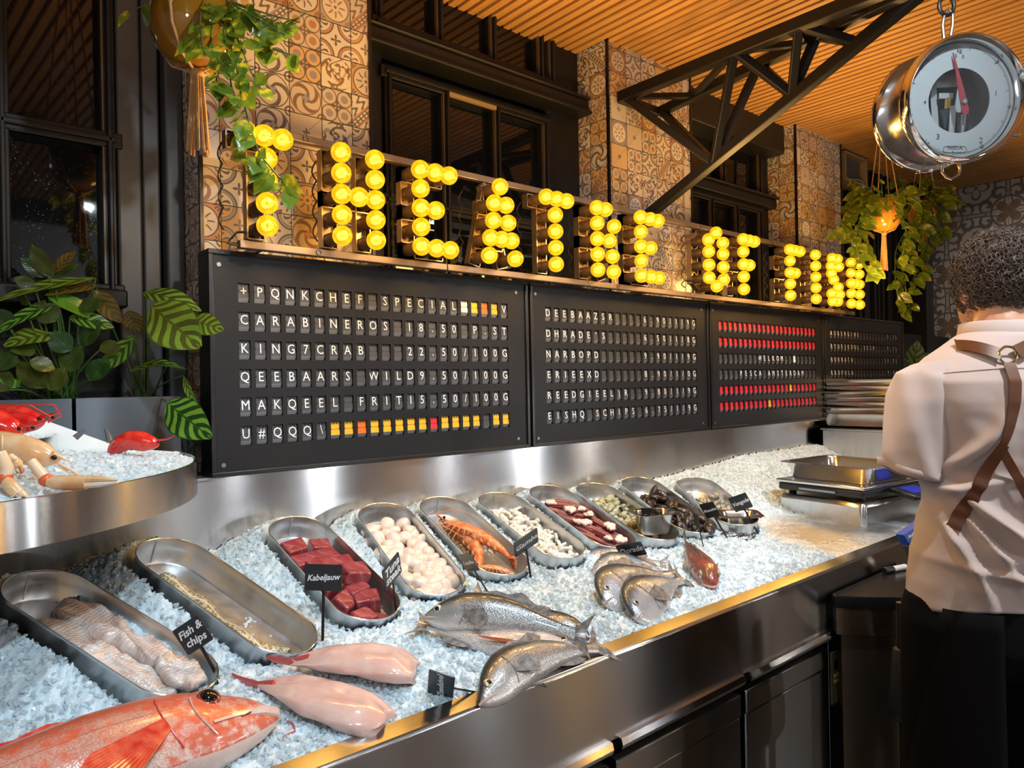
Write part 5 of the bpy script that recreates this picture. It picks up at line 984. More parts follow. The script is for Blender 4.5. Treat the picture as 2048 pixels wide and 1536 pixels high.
p = dep(50, 866, 1.235); prawn('carabinero', Rv(dd((52, 868), (-60, 840)) + CF * .05, (0, 0, 1)), p, .20, 'bright red prawn on the upper tier, front one at the frame edge', M_CARA, M_CARAL, .3, 'prawn', 'red carabineros on the tower', feelers=False, fat=1.6, legs=0)
p = dep(322, 889, 1.50); prawn('carabinero', Rv(dd((322, 889), (240, 877)) + CF * .1, (0, 0, 1)), p, .15, 'lone red prawn head resting by the white back plate of the tower', M_CARA, M_CARAL, 1.2, 'prawn', 'red carabineros on the tower', fat=1.5, legs=0, feelers=False)
# langoustine
dl = 1.12; LP = lambda px, py, d=dl: dep(px, py, d); base = LP(100, 922); T = thing('langoustine', 'pale orange langoustine with two long claws sprawled over the tower rim', 'langoustine', base); lc = lambda *a: LP(*a) - base
m = MB(); m.tube([lc(118, 918), lc(108, 917), lc(90, 912), lc(62, 903), lc(34, 896), lc(0, 890), lc(-50, 888), lc(-110, 895), lc(-170, 915)], [.004, .011, .019, .022, .023, .022, .021, .018, .012], 18, flat=.85); m.build('body', M_LANG, T, smooth=60)
m = MB()
for k in range(4): q = [lc(4 - 30 * k, 889 + 20 * math.sin(a) , dl - .022 * math.cos(a)) for a in np.linspace(-1.6, 1.6, 11)]; m.tube(q, .0016, 6)
m.build('shell_ridges', M_LANGL, T)
m = MB(); m.tube([lc(104, 908, dl - .012), lc(122, 914), lc(136, 922)], [.005, .0035, .001], 8); m.build('rostrum', M_LANG, T)
for dz in (-.012, .010): MB().ball(lc(108, 915, dl + dz), .0042, 12, 8).build('eye', mat_eye, T)
for q in ([(112, 922), (128, 938), (142, 950)], [(116, 926), (150, 945), (170, 958)]): MB().tube([lc(*a) for a in q], [.003, .002, .0008], 6).build('antenna', M_LANGL, T)
def claw(pts, rad, fing, d0):
    MB().tube([lc(px, py, d0) for px, py in pts], rad, 10).build('claw_arm', M_LANGL, T, smooth=60)
    a = pts[-1]; MB().ball(lc(*a, d0), (rad[-1] * 1.2,) * 3, 12, 8).build('claw_joint', M_CLAWRED, T)
    (b, e, w_) = fing; ax = np.array([e[0] - b[0], e[1] - b[1]], float); nr = np.array([-ax[1], ax[0]]) / np.linalg.norm(ax)
    pt = lambda t, k: lc(b[0] + ax[0] * t + nr[0] * k, b[1] + ax[1] * t + nr[1] * k, d0 - .006)
    MB().tube([pt(0, 0), pt(.12, 0), pt(.35, 1), pt(.55, 1)], [w_ * .6, w_ * .95, w_, w_ * .9], 12, flat=.8).build('claw_palm', M_LANG, T, smooth=60)
    MB().tube([pt(.5, -4), pt(.75, -5), pt(1.0, -2)], [w_ * .55, w_ * .45, w_ * .12], 10).build('claw_finger', M_LANG, T); MB().tube([pt(.5, 5), pt(.75, 5), pt(1.0, 3)], [w_ * .5, w_ * .42, w_ * .12], 10).build('claw_finger', M_CLAWTIP, T)
claw([(62, 922), (80, 945), (92, 960)], [.007, .008, .0085], ((96, 966), (236, 962), .0115), 1.06)
claw([(0, 905), (14, 935), (10, 955)], [.008, .009, .009], ((10, 960), (62, 1010), .0105), 1.04)
claw([(20, 912), (38, 925), (40, 940)], [.005, .005, .005], ((32, 918), (42, 945), .006), 1.075)
for px0 in (28, 42): MB().tube([lc(px0 + 6, 996, 1.03), lc(px0, 1015, 1.02), lc(px0 - 2 + (px0 - 28) * .3, 1030, 1.02)], [.004, .005, .0015], 8).build('dark_claw_tip', M_STAKE, T)
M_DKLEG = mat('dark_shell', base=(.10, .10, .11), rough=.3)
for (a, b, lab) in (((150, 876), (170, 858), 'dark shell spike leaning on the white plate, nearer the prawns'), ((219, 883), (211, 858), 'grey shell spike standing in the tower ice by the white plate')): m = MB(); m.tube([dep(*a, 1.36), dep((a[0] + b[0]) / 2 + 1, (a[1] + b[1]) / 2, 1.365), dep(*b, 1.37)], [.006, .005, .0025], 8); tag(m.build('shell_spike', M_DKLEG), lab, 'shell')
# ================================================================ planters and plants
M_PLANTER = mat('dark_planter', f_steel(0, (.075, .078, .085), .42)); M_SOIL = mat('soil', base=(.02, .014, .01), rough=.9)
for (xa, xb, lab) in ((-.66, -.279, 'dark metal planter box farther from the boards'), (-.271, -.045, 'dark metal planter box beside the boards, with the big striped plant')):
    P_ = thing('planter_box', lab, 'planter', ((xa + xb) / 2, .165, 1.286), 'planter boxes on the sill'); w2 = xb - xa
    m = MB(); [m.box(c_, s_) for c_, s_ in (((0, -.073, .10), (w2, .006, .20)), ((0, .073, .10), (w2, .006, .20)), ((-w2 / 2 + .003, 0, .10), (.006, .14, .20)), ((w2 / 2 - .003, 0, .10), (.006, .14, .20)), ((0, 0, .005), (w2, .14, .01)))]; m.build('box', M_PLANTER, P_); MB().box((0, 0, .165), (w2 - .014, .138, .02)).build('soil', M_SOIL, P_)
def f_leaf(dark, light, stripes, warm=(.30, .22, .02), vein=(.05, .12, .03)):
    def fn(nt):
        u = attr(nt, 'lu'); v = attr(nt, 'lv'); n = noise(nt, objvec(nt), 40, 3); va = v.abs()
        if stripes: s = ((u * 34 - va * 9 + n * 1.6).sin() * .5 + .5); k = sstep(s + (va - .5) * .22, .40, .58) * (va > .05) * sstep(va, .99, .90)
        else: k = sstep(n + (u * 9).sin() * .1, .52, .72) * .8
        c = mix(nt, k, dark, light); c = mix(nt, va < .035, c, vein); c = mix(nt, (((u * 70 - va * 18).sin()).abs() < .12) * .25, c, dark); c = mix(nt, rnd(nt) * .3, c, warm)
        return dict(base=c, rough=.3, spec=.5, coat=.2, trans=0.0, sss=.08, ssscale=.004, normal=bump(nt, (u * 70 - va * 18).sin(), .12, .001))
    return fn
M_CAL = mat('calathea_leaf', f_leaf((.014, .075, .018), (.22, .45, .05), True)); M_FIC = mat('glossy_leaf', f_leaf((.022, .075, .018), (.05, .14, .03), False)); M_POTH = mat('pothos_leaf', f_leaf((.09, .19, .02), (.46, .44, .04), False, (.48, .36, .02))); M_BRT = mat('bright_leaf', f_leaf((.08, .35, .02), (.14, .48, .03), False)); M_BRN = mat('browned_leaf', f_leaf((.10, .09, .02), (.26, .16, .03), True)); 
def thin(m, k=.4):
    nt = m.node_tree; p = nt.nodes['Principled BSDF']; out = nt.nodes['Material Output']; tl = nt.nodes.new('ShaderNodeBsdfTranslucent'); mx = nt.nodes.new('ShaderNodeMixShader'); mx.inputs[0].default_value = k
    nt.links.new(p.inputs['Base Color'].links[0].from_socket, tl.inputs[0]); nt.links.new(p.outputs[0], mx.inputs[1]); nt.links.new(tl.outputs[0], mx.inputs[2]); nt.links.new(mx.outputs[0], out.inputs[0])
for m_ in (M_CAL, M_FIC, M_POTH, M_BRT, M_BRN): thin(m_)
M_STEM = mat('plant_stem', base=(.06, .13, .03), rough=.45)
def leaf_pts(B, Tp, w_, droop, facing, fold=.14, shape='oval', n=12, k=7):
    B = np.asarray(B, float); Tp = np.asarray(Tp, float); ax = Tp - B; L = np.linalg.norm(ax); x = ax / L; side = nrm(np.cross(x, facing)); nz = np.cross(side, x); t = np.linspace(0, 1, n)
    if shape == 'oval': wd = np.sin(PI * np.clip(t, .015, .985) ** .85) ** .75
    else: wd = np.sin(PI * np.clip(t, .012, 1) ** .60) ** .8 * (1 - t ** 7) + .01
    s = np.linspace(-1, 1, k); P = np.zeros((n, k, 3))
    for i in range(n):
        for j in range(k): P[i, j] = B + x * (L * t[i] - (.10 * L * abs(s[j]) * (t[i] < .25) * (shape != 'oval') * (1 - t[i] * 4))) + side * (w_ / 2 * wd[i] * s[j]) + nz * (droop * L * math.sin(PI * t[i]) - fold * w_ * .5 * wd[i] * (1 - abs(s[j])) + .02 * w_ * math.sin(9 * t[i] + 4 * s[j]))
    return P, np.repeat(t, k), np.tile(s, n)
def add_leaf(m, *a, **k): P, u, v = leaf_pts(*a, **k); m.grid(P, 0, lu=u, lv=v); return m
VD = -CF
def capy(p, ym=.135): return p if p[1] <= ym else CAM + (p - CAM) * (ym - .03 * rng.random() - CAM[1]) / (p[1] - CAM[1])
def potplant(name, label, root_px, rootd, leaves, mt, stem_r=.0022, foot=1.46):
    root = dep(*root_px, rootd); root[2] = foot; root[1] = min(max(root[1], .12), .22); T = thing(name, label, 'plant', root)
    for (b, e, wpx, d1, d2, dr, til, mm_) in leaves:
        B = capy(dep(*b, d1)); E_ = capy(dep(*e, d2)); fc = nrm(VD + np.array([0, 0, til])); m = MB(); add_leaf(m, B - root, E_ - root, wpx * (d1 + d2) / 2 / FPX, dr, fc); o = m.build('leaf', mm_ or mt, T, smooth=80)
        q = np.array([0, 0, 0]) + (rng.random(3) - .5) * (.04, .02, 0); mid = (q + (B - root)) / 2 + np.array([0, 0, .03]); tt = np.linspace(0, 1, 9)[:, None]; c_ = (1 - tt) ** 2 * q + 2 * tt * (1 - tt) * mid + tt ** 2 * (B - root); m = MB(); m.tube(c_, np.linspace(stem_r * 1.3, stem_r * .8, 9), 6); m.build('stem', M_STEM, T)
    return T
potplant('striped_calathea', 'large striped calathea with broad light and dark green leaves touching the board', (265, 795), 1.98, [((303, 612), (400, 695), 100, 1.70, 1.66, .05, .25, None), ((385, 640), (447, 660), 46, 1.70, 1.68, .05, .1, None), ((288, 585), (402, 622), 46, 1.76, 1.74, .10, .9, None), ((335, 806), (422, 876), 78, 1.72, 1.66, .06, .2, None), ((367, 752), (400, 822), 16, 1.78, 1.74, .1, .0, None), ((268, 672), (186, 748), 42, 1.80, 1.74, -.08, .3, None), ((190, 580), (242, 645), 38, 1.86, 1.84, .1, .3, M_BRN), ((258, 622), (275, 665), 40, 1.84, 1.82, .05, .4, M_BRN), ((262, 742), (372, 738), 24, 1.84, 1.80, .18, 1.2, None)], M_CAL)
potplant('striped_calathea', 'striped calathea behind the red prawns, long leaves arching out of the frame', (110, 798), 1.95, [((192, 556), (-20, 606), 34, 1.72, 1.56, .06, .8, None), ((118, 606), (-15, 672), 36, 1.70, 1.60, .08, .7, None), ((108, 668), (8, 692), 62, 1.70, 1.62, .10, .9, None), ((140, 634), (228, 655), 38, 1.76, 1.72, .08, .6, None), ((96, 592), (196, 640), 36, 1.80, 1.78, .12, .7, M_BRT), ((196, 570), (90, 590), 30, 1.82, 1.80, .05, .5, M_BRN), ((0, 640), (-60, 720), 40, 1.66, 1.6, .0, .3, None)], M_CAL)  # the lit leaf gets its light from the brighter leaf colour
potplant('rubber_plant', 'dark green rubber plant with a whorl of smooth leaves against the window', (75, 798), 2.05, [((100, 552), (64, 489), 32, 1.92, 1.92, .06, .1, None), ((96, 552), (40, 516), 27, 1.92, 1.90, .06, .3, None), ((106, 546), (151, 502), 22, 1.92, 1.94, .06, .1, M_BRN), ((104, 550), (158, 528), 28, 1.91, 1.90, .06, .5, None), ((112, 580), (154, 558), 24, 1.90, 1.88, .06, .5, None), ((70, 575), (28, 555), 22, 1.93, 1.93, .05, .3, None), ((88, 775), (36, 722), 44, 1.86, 1.84, .05, .2, None), ((60, 722), (110, 738), 30, 1.88, 1.84, .1, .6, None), ((142, 700), (98, 665), 40, 1.9, 1.88, .05, .4, None), ((128, 742), (162, 692), 46, 1.9, 1.88, .05, .2, None), ((50, 590), (45, 610), 26, 1.94, 1.92, .05, .2, None), ((160, 690), (200, 640), 40, 1.94, 1.92, .05, .2, None), ((20, 660), (-20, 620), 44, 1.9, 1.88, .05, .3, None), ((70, 690), (20, 700), 46, 1.9, 1.88, .05, .4, None), ((180, 760), (215, 715), 44, 1.9, 1.9, .05, .2, None), ((100, 780), (130, 735), 42, 1.9, 1.9, .05, .3, None), ((20, 780), (-15, 740), 40, 1.88, 1.86, .05, .3, None), ((115, 640), (75, 610), 40, 1.95, 1.95, .05, .3, None), ((160, 620), (205, 600), 36, 1.95, 1.95, .05, .5, None), ((200, 700), (245, 690), 34, 1.95, 1.95, .05, .5, None), ((30, 700), (-10, 740), 46, 1.9, 1.86, .05, .2, None), ((60, 640), (90, 600), 30, 1.95, 1.95, .05, .2, None)], M_FIC)
potplant('seedling', 'small bright green sprout at the frame edge above the red prawns', (48, 800), 1.72, [((36, 774), (-8, 750), 22, 1.68, 1.66, .08, .7, None), ((36, 772), (38, 748), 10, 1.68, 1.70, .0, .2, None)], M_BRT, .0034)
potplant('low_calathea', 'single striped leaf plant peeping out beyond the farthest board', (1828, 760), 5.0, [((1822, 755), (1838, 690), 52, 4.7, 4.7, .05, .2, None), ((1826, 760), (1858, 715), 40, 4.75, 4.72, .05, .3, None)], M_CAL, .004, foot=1.35) if False else None
G0 = dep(1832, 735, 4.72); T = thing('striped_calathea', 'low green plant peeping out between the farthest board and the ornament wall', 'plant', (G0[0], .06, 1.30))
for b, e, w_ in (((1820, 752), (1836, 682), 46), ((1826, 756), (1858, 706), 40), ((1818, 756), (1806, 712), 30)): m = MB(); org = np.array([G0[0], .06, 1.30]); add_leaf(m, dep(*b, 4.72) - org, dep(*e, 4.70) - org, w_ * 4.7 / FPX, .06, nrm(VD + np.array([0, 0, .3]))); m.build('leaf', M_CAL, T, smooth=80); m = MB(); m.tube([dep(*b, 4.72) - org, (0, 0, 0)], .004, 6); m.build('stem', M_STEM, T)
m = MB(); m.box((0, 0, 0), (.3, .16, .10)); tag(m.build('planter_box', M_PLANTER, loc=(G0[0], .08, 1.26)), 'small planter on the ledge under the low green plant', 'planter')
M_ROPE = mat('jute_rope', lambda nt: dict(base=mix(nt, noise(nt, objvec(nt), 160, 3), (.40, .20, .07), (.66, .40, .18)), rough=.85)); M_AMBER = mat('amber_glass_pot', lambda nt: dict(base=mix(nt, noise(nt, objvec(nt), 8, 2), (.30, .13, .008), (.42, .20, .015)), rough=.07, trans=.25, coat=1.0, coatr=.03)); M_AMBER2 = mat('orange_glass_pot', base=(.62, .24, .02), rough=.08, coat=1.0, coatr=.03, sss=.2, ssscale=.05)
def hanging_pot(label, c, r, strands, leafL, seed, top, pm_, shade=1.0, tass=.19, crown=20):
    g = np.random.default_rng(seed); T = thing('hanging_planter', label, 'hanging plant', c, 'hanging glass pots with trailing plants')
    m = MB(); m.lathe([(.02 * r, -1.0 * r), (.45 * r, -.93 * r), (.78 * r, -.70 * r), (.97 * r, -.30 * r), (1.0 * r, .05 * r), (.94 * r, .45 * r), (.80 * r, .85 * r), (.74 * r, 1.0 * r), (.70 * r, .98 * r), (.88 * r, .42 * r), (.5 * r, .40 * r)], 36); m.build('glass_pot', pm_, T, smooth=60); MB().lathe([(.80 * r, .70 * r), (.4 * r, .80 * r), (.05 * r, .82 * r)], 20).build('soil', M_SOIL, T)
    h_ = MB()
    for k in range(4):
        a = k * PI / 2 + .75; pt = lambda rr, z, da=0: (rr * r * math.cos(a + da), rr * r * math.sin(a + da), z * r)
        h_.tube([pt(.12, -1.06), pt(.62, -.88), pt(1.0, -.35), pt(1.05, .05)], r * .035, 6); 
        for s_ in (-1, 1): h_.tube([pt(1.05, .05), pt(1.0, .5, s_ * .3), pt(.85, 1.0, s_ * .7854)], r * .028, 6)
    for k in range(4): a = k * PI / 2; h_.tube([(.85 * r * math.cos(a), .85 * r * math.sin(a), r), (.02 * math.cos(a), .02 * math.sin(a), top - c[2] - .05), (0, 0, top - c[2])], r * .03, 6)
    h_.build('macrame_hanger', M_ROPE, T); m = MB(); m.ball((0, 0, -1.10 * r), (r * .17, r * .17, r * .13), 12, 8)
    for k in range(22): a = g.random() * 6.3; q = r * .17 * math.sqrt(g.random()); x_, y_ = q * math.cos(a), q * math.sin(a); m.tube([(x_ * .7, y_ * .7, -1.12 * r), (x_ * 1.1, y_ * 1.1, -1.12 * r - tass * .5), (x_ * 1.5 + g.normal() * .001, y_ * 1.5, -1.12 * r - tass * (.94 + .08 * g.random()))], [r * .032, r * .038, r * .03], 5)
    m.build('tassel', M_ROPE, T); fo = MB(); st = MB(); c = np.asarray(c)
    for S_ in strands:
        P = np.array([dep(px, py, d) - c for px, py, d in S_]); n = max(8, int(len(P) * 8)); t = np.linspace(0, 1, n); s = np.linspace(0, 1, len(P)); Q = np.stack([np.interp(t, s, P[:, i]) for i in range(3)], 1)
        for _ in range(3): Q[1:-1] = (Q[:-2] + 2 * Q[1:-1] + Q[2:]) / 4
        st.tube(Q, .0018 * (leafL / .05), 5); L = np.linalg.norm(np.diff(Q, axis=0), axis=1).sum(); k = max(3, int(L / (leafL * .46)))
        for j in range(k):
            p = Q[min(n - 1, int((j + .6) / k * n))]; d = nrm(CR * g.normal() * 1.0 + np.array([0, 0, -.75 - .4 * g.random()]) + VD * (.25 + .5 * g.random())); B = p + d * leafL * .25; ll = leafL * (.7 + .5 * g.random()); st.tube([p, B], .0010 * (leafL / .05), 4); add_leaf(fo, B, B + d * ll, ll * .70, .06, nrm(VD + g.normal(size=3) * .45 + np.array([0, 0, .35])), shape='heart', n=13, k=7)
    for j in range(crown):
        a = g.random() * 6.3; B = np.array([.6 * r * math.cos(a), .6 * r * math.sin(a), .9 * r]); d = nrm(np.array([math.cos(a), math.sin(a), .5 * g.normal() + .3])); E_ = B + d * r * (.4 + .9 * g.random()); ll = leafL * (.8 + .5 * g.random()); st.tube([B, E_], .0015 * (leafL / .05), 4); dn = nrm(d + np.array([0, 0, -.8])); add_leaf(fo, E_, E_ + dn * ll, ll * .7, .06, nrm(VD + g.normal(size=3) * .5 + np.array([0, 0, .5])), shape='heart', n=13, k=7)
    fo.build('foliage', M_POTH, T, smooth=180); st.build('vine_stems', M_STEM, T); return T
c = dep(392, 55, 1.47); d0 = 1.42
hanging_pot('hanging amber pot with trailing vine and rope tassel in front of the near tiled pillar', c, .086, [[(430, 0, 1.45), (452, 60, 1.42), (470, 120, 1.40), (486, 200, 1.40), (500, 255, 1.40), (520, 310, 1.41), (550, 345, 1.42), (585, 385, 1.43)], [(430, -10, 1.46), (500, 20, 1.44), (560, 60, 1.44), (612, 26, 1.46)], [(430, 10, 1.44), (420, 80, 1.38), (440, 130, 1.38), (430, 170, 1.38)], [(440, 0, 1.45), (500, 60, 1.44), (548, 100, 1.44), (590, 112, 1.45)], [(450, 0, 1.44), (520, 40, 1.42), (570, 70, 1.42)], [(450, 20, 1.44), (480, 90, 1.40), (500, 140, 1.40), (520, 175, 1.41)], [(440, 20, 1.43), (455, 110, 1.39), (462, 170, 1.39), (478, 215, 1.39)], [(440, -5, 1.44), (540, 30, 1.45), (600, 45, 1.46)], [(410, -20, 1.42), (400, 40, 1.36), (405, 90, 1.36)], [(500, 260, 1.40), (478, 295, 1.41), (492, 350, 1.42)]], .047, 4, ZC, M_AMBER, tass=.165, crown=10)
c = dep(1768, 432, 3.85)
hanging_pot('hanging orange glass pot with bushy vine beside the end of the sign', c, .086, [[(1750, 390, 3.8), (1710, 420, 3.8), (1690, 440, 3.8), (1665, 455, 3.8)], [(1745, 380, 3.8), (1720, 360, 3.8), (1700, 358, 3.8)], [(1740, 400, 3.75), (1715, 450, 3.75), (1712, 500, 3.75), (1735, 545, 3.75)], [(1760, 380, 3.75), (1725, 440, 3.75), (1720, 480, 3.75)], [(1745, 395, 3.8), (1690, 430, 3.8), (1672, 470, 3.8)], [(1740, 410, 3.78), (1705, 470, 3.78), (1700, 520, 3.78)], [(1790, 390, 3.8), (1800, 420, 3.8), (1815, 470, 3.8), (1800, 530, 3.8)], [(1735, 380, 3.85), (1700, 400, 3.85), (1685, 420, 3.85)], [(1740, 420, 3.8), (1725, 500, 3.8), (1745, 530, 3.8), (1755, 545, 3.8)]], .072, 8, ZC, M_AMBER2, tass=.20, crown=44)
c = dep(1848, 432, 4.15)
hanging_pot('second hanging pot half lost in its leaves, before the ornament wall', c, .080, [[(1850, 400, 4.1), (1810, 460, 4.05), (1800, 520, 4.05), (1810, 570, 4.05), (1815, 600, 4.05), (1822, 615, 4.05)], [(1850, 400, 4.1), (1870, 430, 4.1), (1885, 400, 4.1), (1895, 380, 4.1)], [(1840, 410, 4.05), (1790, 500, 4.0), (1790, 560, 4.0), (1800, 620, 4.0)], [(1860, 410, 4.1), (1850, 480, 4.05), (1840, 530, 4.05), (1825, 560, 4.05)], [(1850, 390, 4.1), (1880, 440, 4.1), (1890, 470, 4.1)], [(1840, 390, 4.15), (1830, 370, 4.15), (1850, 350, 4.15), (1880, 360, 4.15)], [(1850, 420, 4.05), (1825, 480, 4.0), (1810, 540, 4.0)], [(1860, 400, 4.1), (1870, 460, 4.1), (1850, 500, 4.1), (1840, 530, 4.1)], [(1820, 370, 4.2), (1800, 350, 4.2), (1790, 370, 4.2)]], .076, 15, ZC, M_AMBER2, tass=.17, crown=52)
# ================================================================ hanging dial scale
ax = nrm(ray(975, 600)); fc = dep(1926, 198, 1.47); n_ = -ax; upv = nrm(np.array([0, 0, 1.]) - n_ * n_[2]); rt = np.cross(upv, n_); RD = np.stack([rt, upv, n_], 1); rad = .122
D = thing('hanging_dial_scale', 'round chrome hanging dial scale with a red pointer under the slatted ceiling', 'scale', fc, R=RD); r = rad
MB().lathe([(.93 * r, -.122), (.94 * r, -.120), (.945 * r, -.02), (.94 * r, -.012)], 64, cap=False).build('case', mat('brushed_case', base=(.66, .64, .62), metal=1, rough=.18), D)
MB().lathe([(.05 * r, -.128), (.92 * r, -.124), (.95 * r, -.120)], 64, cap=False).build('back_cover', M_CHROME, D)
q = MB(); q.lathe([(.94 * r, -.122), (1.0 * r, -.128), (1.03 * r, -.118), (1.02 * r, -.106), (.94 * r, -.104)], 64, cap=False); q.build('back_ring', M_CHROME, D)
q = MB(); q.lathe([(.94 * r, -.016), (1.02 * r, -.018), (1.05 * r, -.004), (1.04 * r, .012), (1.0 * r, .018), (.965 * r, .012), (.95 * r, -.008)], 72, cap=False); q.build('front_bezel', M_CHROME, D)
q = MB(); q.lathe([(.53 * r, -.012), (.935 * r, -.012), (.935 * r, -.014), (.53 * r, -.014), (.53 * r, -.012)], 72, cap=False); q.build('dial_face', mat('enamel_white', base=(.80, .84, .86), rough=.35), D)
M_INK = mat('dial_ink', base=(.10, .11, .12), rough=.5); q = MB()
for k in range(200):
    a = PI / 2 - .16 - k * 2 * PI / 200 * .974; l_ = .07 if k % 20 == 0 else .05 if k % 10 == 0 else .03; d = np.array([math.cos(a), math.sin(a), 0]); q.bar(d * r * (.89 - l_) + (0, 0, -.0115), d * r * .89 + (0, 0, -.0115), .0012, .0004, up=(0, 0, 1))
q.build('graduation', M_INK, D, smooth=0); q = MB()
for tx, px_, py_, sz in (('kg', 1919, 101, .012), ('5', 1912, 112, .011), ('0', 1926, 114, .011), ('1', 1992, 187, .015), ('2', 1962, 281, .016), ('3', 1876, 274, .016), ('4', 1850, 205, .012)):
    a = RD.T @ (dep(px_, py_, 1.0) - CAM); b_ = RD.T @ (CAM - fc); t = (-.0112 - b_[2]) / a[2]; pos = b_ + a * t; V, F = text_mb(tx, sz, .0004); q.add(V + pos, F)
V, F = text_mb('WEDA', .011, .0004); q.add(V + (-.004, -.098 * r / .126, -.0112), F); q.build('numerals', M_INK, D, smooth=0)
q = MB(); pth = [(-.004 + sx * .019 + (.006 * math.cos(a) * 1), -.098 + .006 * math.sin(a), -.0112) for sx, a0, a1 in ((1, -PI / 2, PI / 2), (-1, PI / 2, 3 * PI / 2)) for a in np.linspace(a0, a1, 8)]; q.tube(pth + pth[:1], .0005, 4); q.build('logo_outline', M_INK, D)
M_NEEDLE = mat('red_needle', base=(.62, .07, .09), rough=.35); q = MB(); an = math.radians(106); d = np.array([math.cos(an), math.sin(an)]); e = np.array([-d[1], d[0]]); hub = np.array([.004, -.004])
poly = [hub + d * x + e * y for x, y in ((.100, .0008), (.062, .0032), (.02, .0062), (-.004, .0074), (-.020, .0075), (-.0265, .004), (-.0265, -.004), (-.020, -.0075), (-.004, -.0074), (.02, -.0062), (.062, -.0032), (.100, -.0008))]; q.prism(poly, .0015, c=(0, 0, -.004)); q.build('needle', M_NEEDLE, D)
MB().lathe([(.0065, -.006), (.0068, -.001), (.004, .001)], 18, c=(hub[0], hub[1], 0)).build('needle_hub', M_CHROME, D)
M_MECH = mat('mechanism_plate', base=(.72, .76, .80), metal=.3, rough=.35); M_DARKMECH = mat('dark_mechanism', base=(.10, .12, .14), rough=.35)
MB().lathe([(.02 * r, -.105), (.9 * r, -.104)], 40).build('inner_back', M_DARKMECH, D); q = MB()
for c_, s_, a in (((-.022, -.005, -.06), (.014, .11, .004), .12), ((.012, -.035, -.05), (.013, .07, .004), 0), ((-.008, .018, -.045), (.03, .012, .004), 0), ((.024, .010, -.05), (.014, .05, .004), -.1), ((-.002, .052, -.06), (.06, .026, .004), .05)): q.box(c_, s_, R=rotz(a))
q.build('mechanism_plates', M_MECH, D, bevel=.001)
for x_ in (-.046, .042):
    q = MB(); q.lathe([(.0105, -.055), (.0105, -.012), (.0075, -.008), (.0075, .0), (.009, .002), (.009, .012), (.003, .014), (.003, .03)], 20, R=rotx(-PI / 2), c=(x_, -.005, -.06)); q.build('spring_cylinder', M_CHROME, D)
MB().box((-.006, .002, -.04), (.008, .022, .008)).build('brass_block', mat('brass', base=(.65, .40, .12), metal=1, rough=.3), D)
for a in (.80, 2.28, -.12, -1.05, -2.2, 3.3): MB().lathe([(.0035, -.012), (.0034, -.0095), (.001, -.0085)], 12, c=(.875 * r * math.cos(a), .875 * r * math.sin(a), 0)).build('screw', M_NICKEL, D)
def f_clear(m):
    nt = m.node_tree; out = nt.nodes['Material Output']; tr = nt.nodes.new('ShaderNodeBsdfTransparent'); gl = nt.nodes.new('ShaderNodeBsdfGlossy'); gl.inputs['Roughness'].default_value = .02; fr = nt.nodes.new('ShaderNodeFresnel'); mx = nt.nodes.new('ShaderNodeMixShader'); tr.inputs[0].default_value = (.95, .97, .98, 1); nt.links.new(fr.outputs[0], mx.inputs[0]); nt.links.new(tr.outputs[0], mx.inputs[1]); nt.links.new(gl.outputs[0], mx.inputs[2]); nt.links.new(mx.outputs[0], out.inputs[0]); return m
M_CLEAR = f_clear(mat('clear_dial_glass')); MB().lathe([(.02 * r, .0062), (.5 * r, .0058), (.965 * r, .005)], 48).build('cover_glass', M_CLEAR, D)
q = MB(); q.box((.0, -1.02 * r, -.006), (.03, .010, .02)); q.build('bezel_clamp', M_CHROME, D, bevel=.002); q = MB(); q.box((-.004, -1.02 * r, -.114), (.03, .010, .018)); q.build('ring_clamp', M_CHROME, D, bevel=.002)
MB().lathe([(.004, 0), (.004, .022), (.003, .024)], 12, R=roty(PI / 2) , c=(.93 * r, -.56 * r, -.02)).build('zero_knob', M_CHROME, D)
# hook and ring in world space, expressed in the dial's frame
lo_ = lambda P: RD.T @ (np.asarray(P, float) - fc)
topc = fc + RD @ np.array([0, .95 * r, -.075]); hk = dep(1897, 60, camdepth(topc)); q = MB(); q.tube([lo_(topc + (0, 0, -.01)), lo_(topc + np.array([0, 0, .02]))], .006, 10); q.build('top_eye', M_NICKEL, D)
dz = camdepth(topc); A = dep(1888, 82, dz); B = dep(1902, 82, dz); tp0 = dep(1896, 14, dz); q = MB(); q.tube([lo_(x) for x in (A, dep(1885, 50, dz), dep(1889, 30, dz), dep(1897, 18, dz), dep(1905, 30, dz), dep(1905, 50, dz), dep(1900, 78, dz))], .0035, 8); q.build('shackle', M_NICKEL, D)
rc_ = dep(1893, 12, dz); q = MB(); q.tube([lo_(rc_ + (CR * math.cos(a) * .016 + np.array([0, 0, 1]) * math.sin(a) * .020)) for a in np.linspace(0, 2 * PI, 19)], .0042, 8); q.build('chain_ring', M_STAKE, D); q = MB(); cz = rc_ + np.array([0, 0, .018])
q.tube([lo_(cz), lo_((cz[0], cz[1], ZC + .01))], .003, 6); q.build('hanger_rod', M_STAKE, D)
botc = fc + RD @ np.array([0.0, -.95 * r, -.07]); q = MB(); db = camdepth(botc); q.tube([lo_(x) for x in (dep(1885, 332, db), dep(1884, 344, db), dep(1893, 354, db), dep(1903, 358, db), dep(1917, 349, db), dep(1920, 338, db), dep(1917, 330, db))], .0030, 8); q.build('load_hook', mat('copper_wire', base=(.6, .45, .35), metal=1, rough=.25), D)
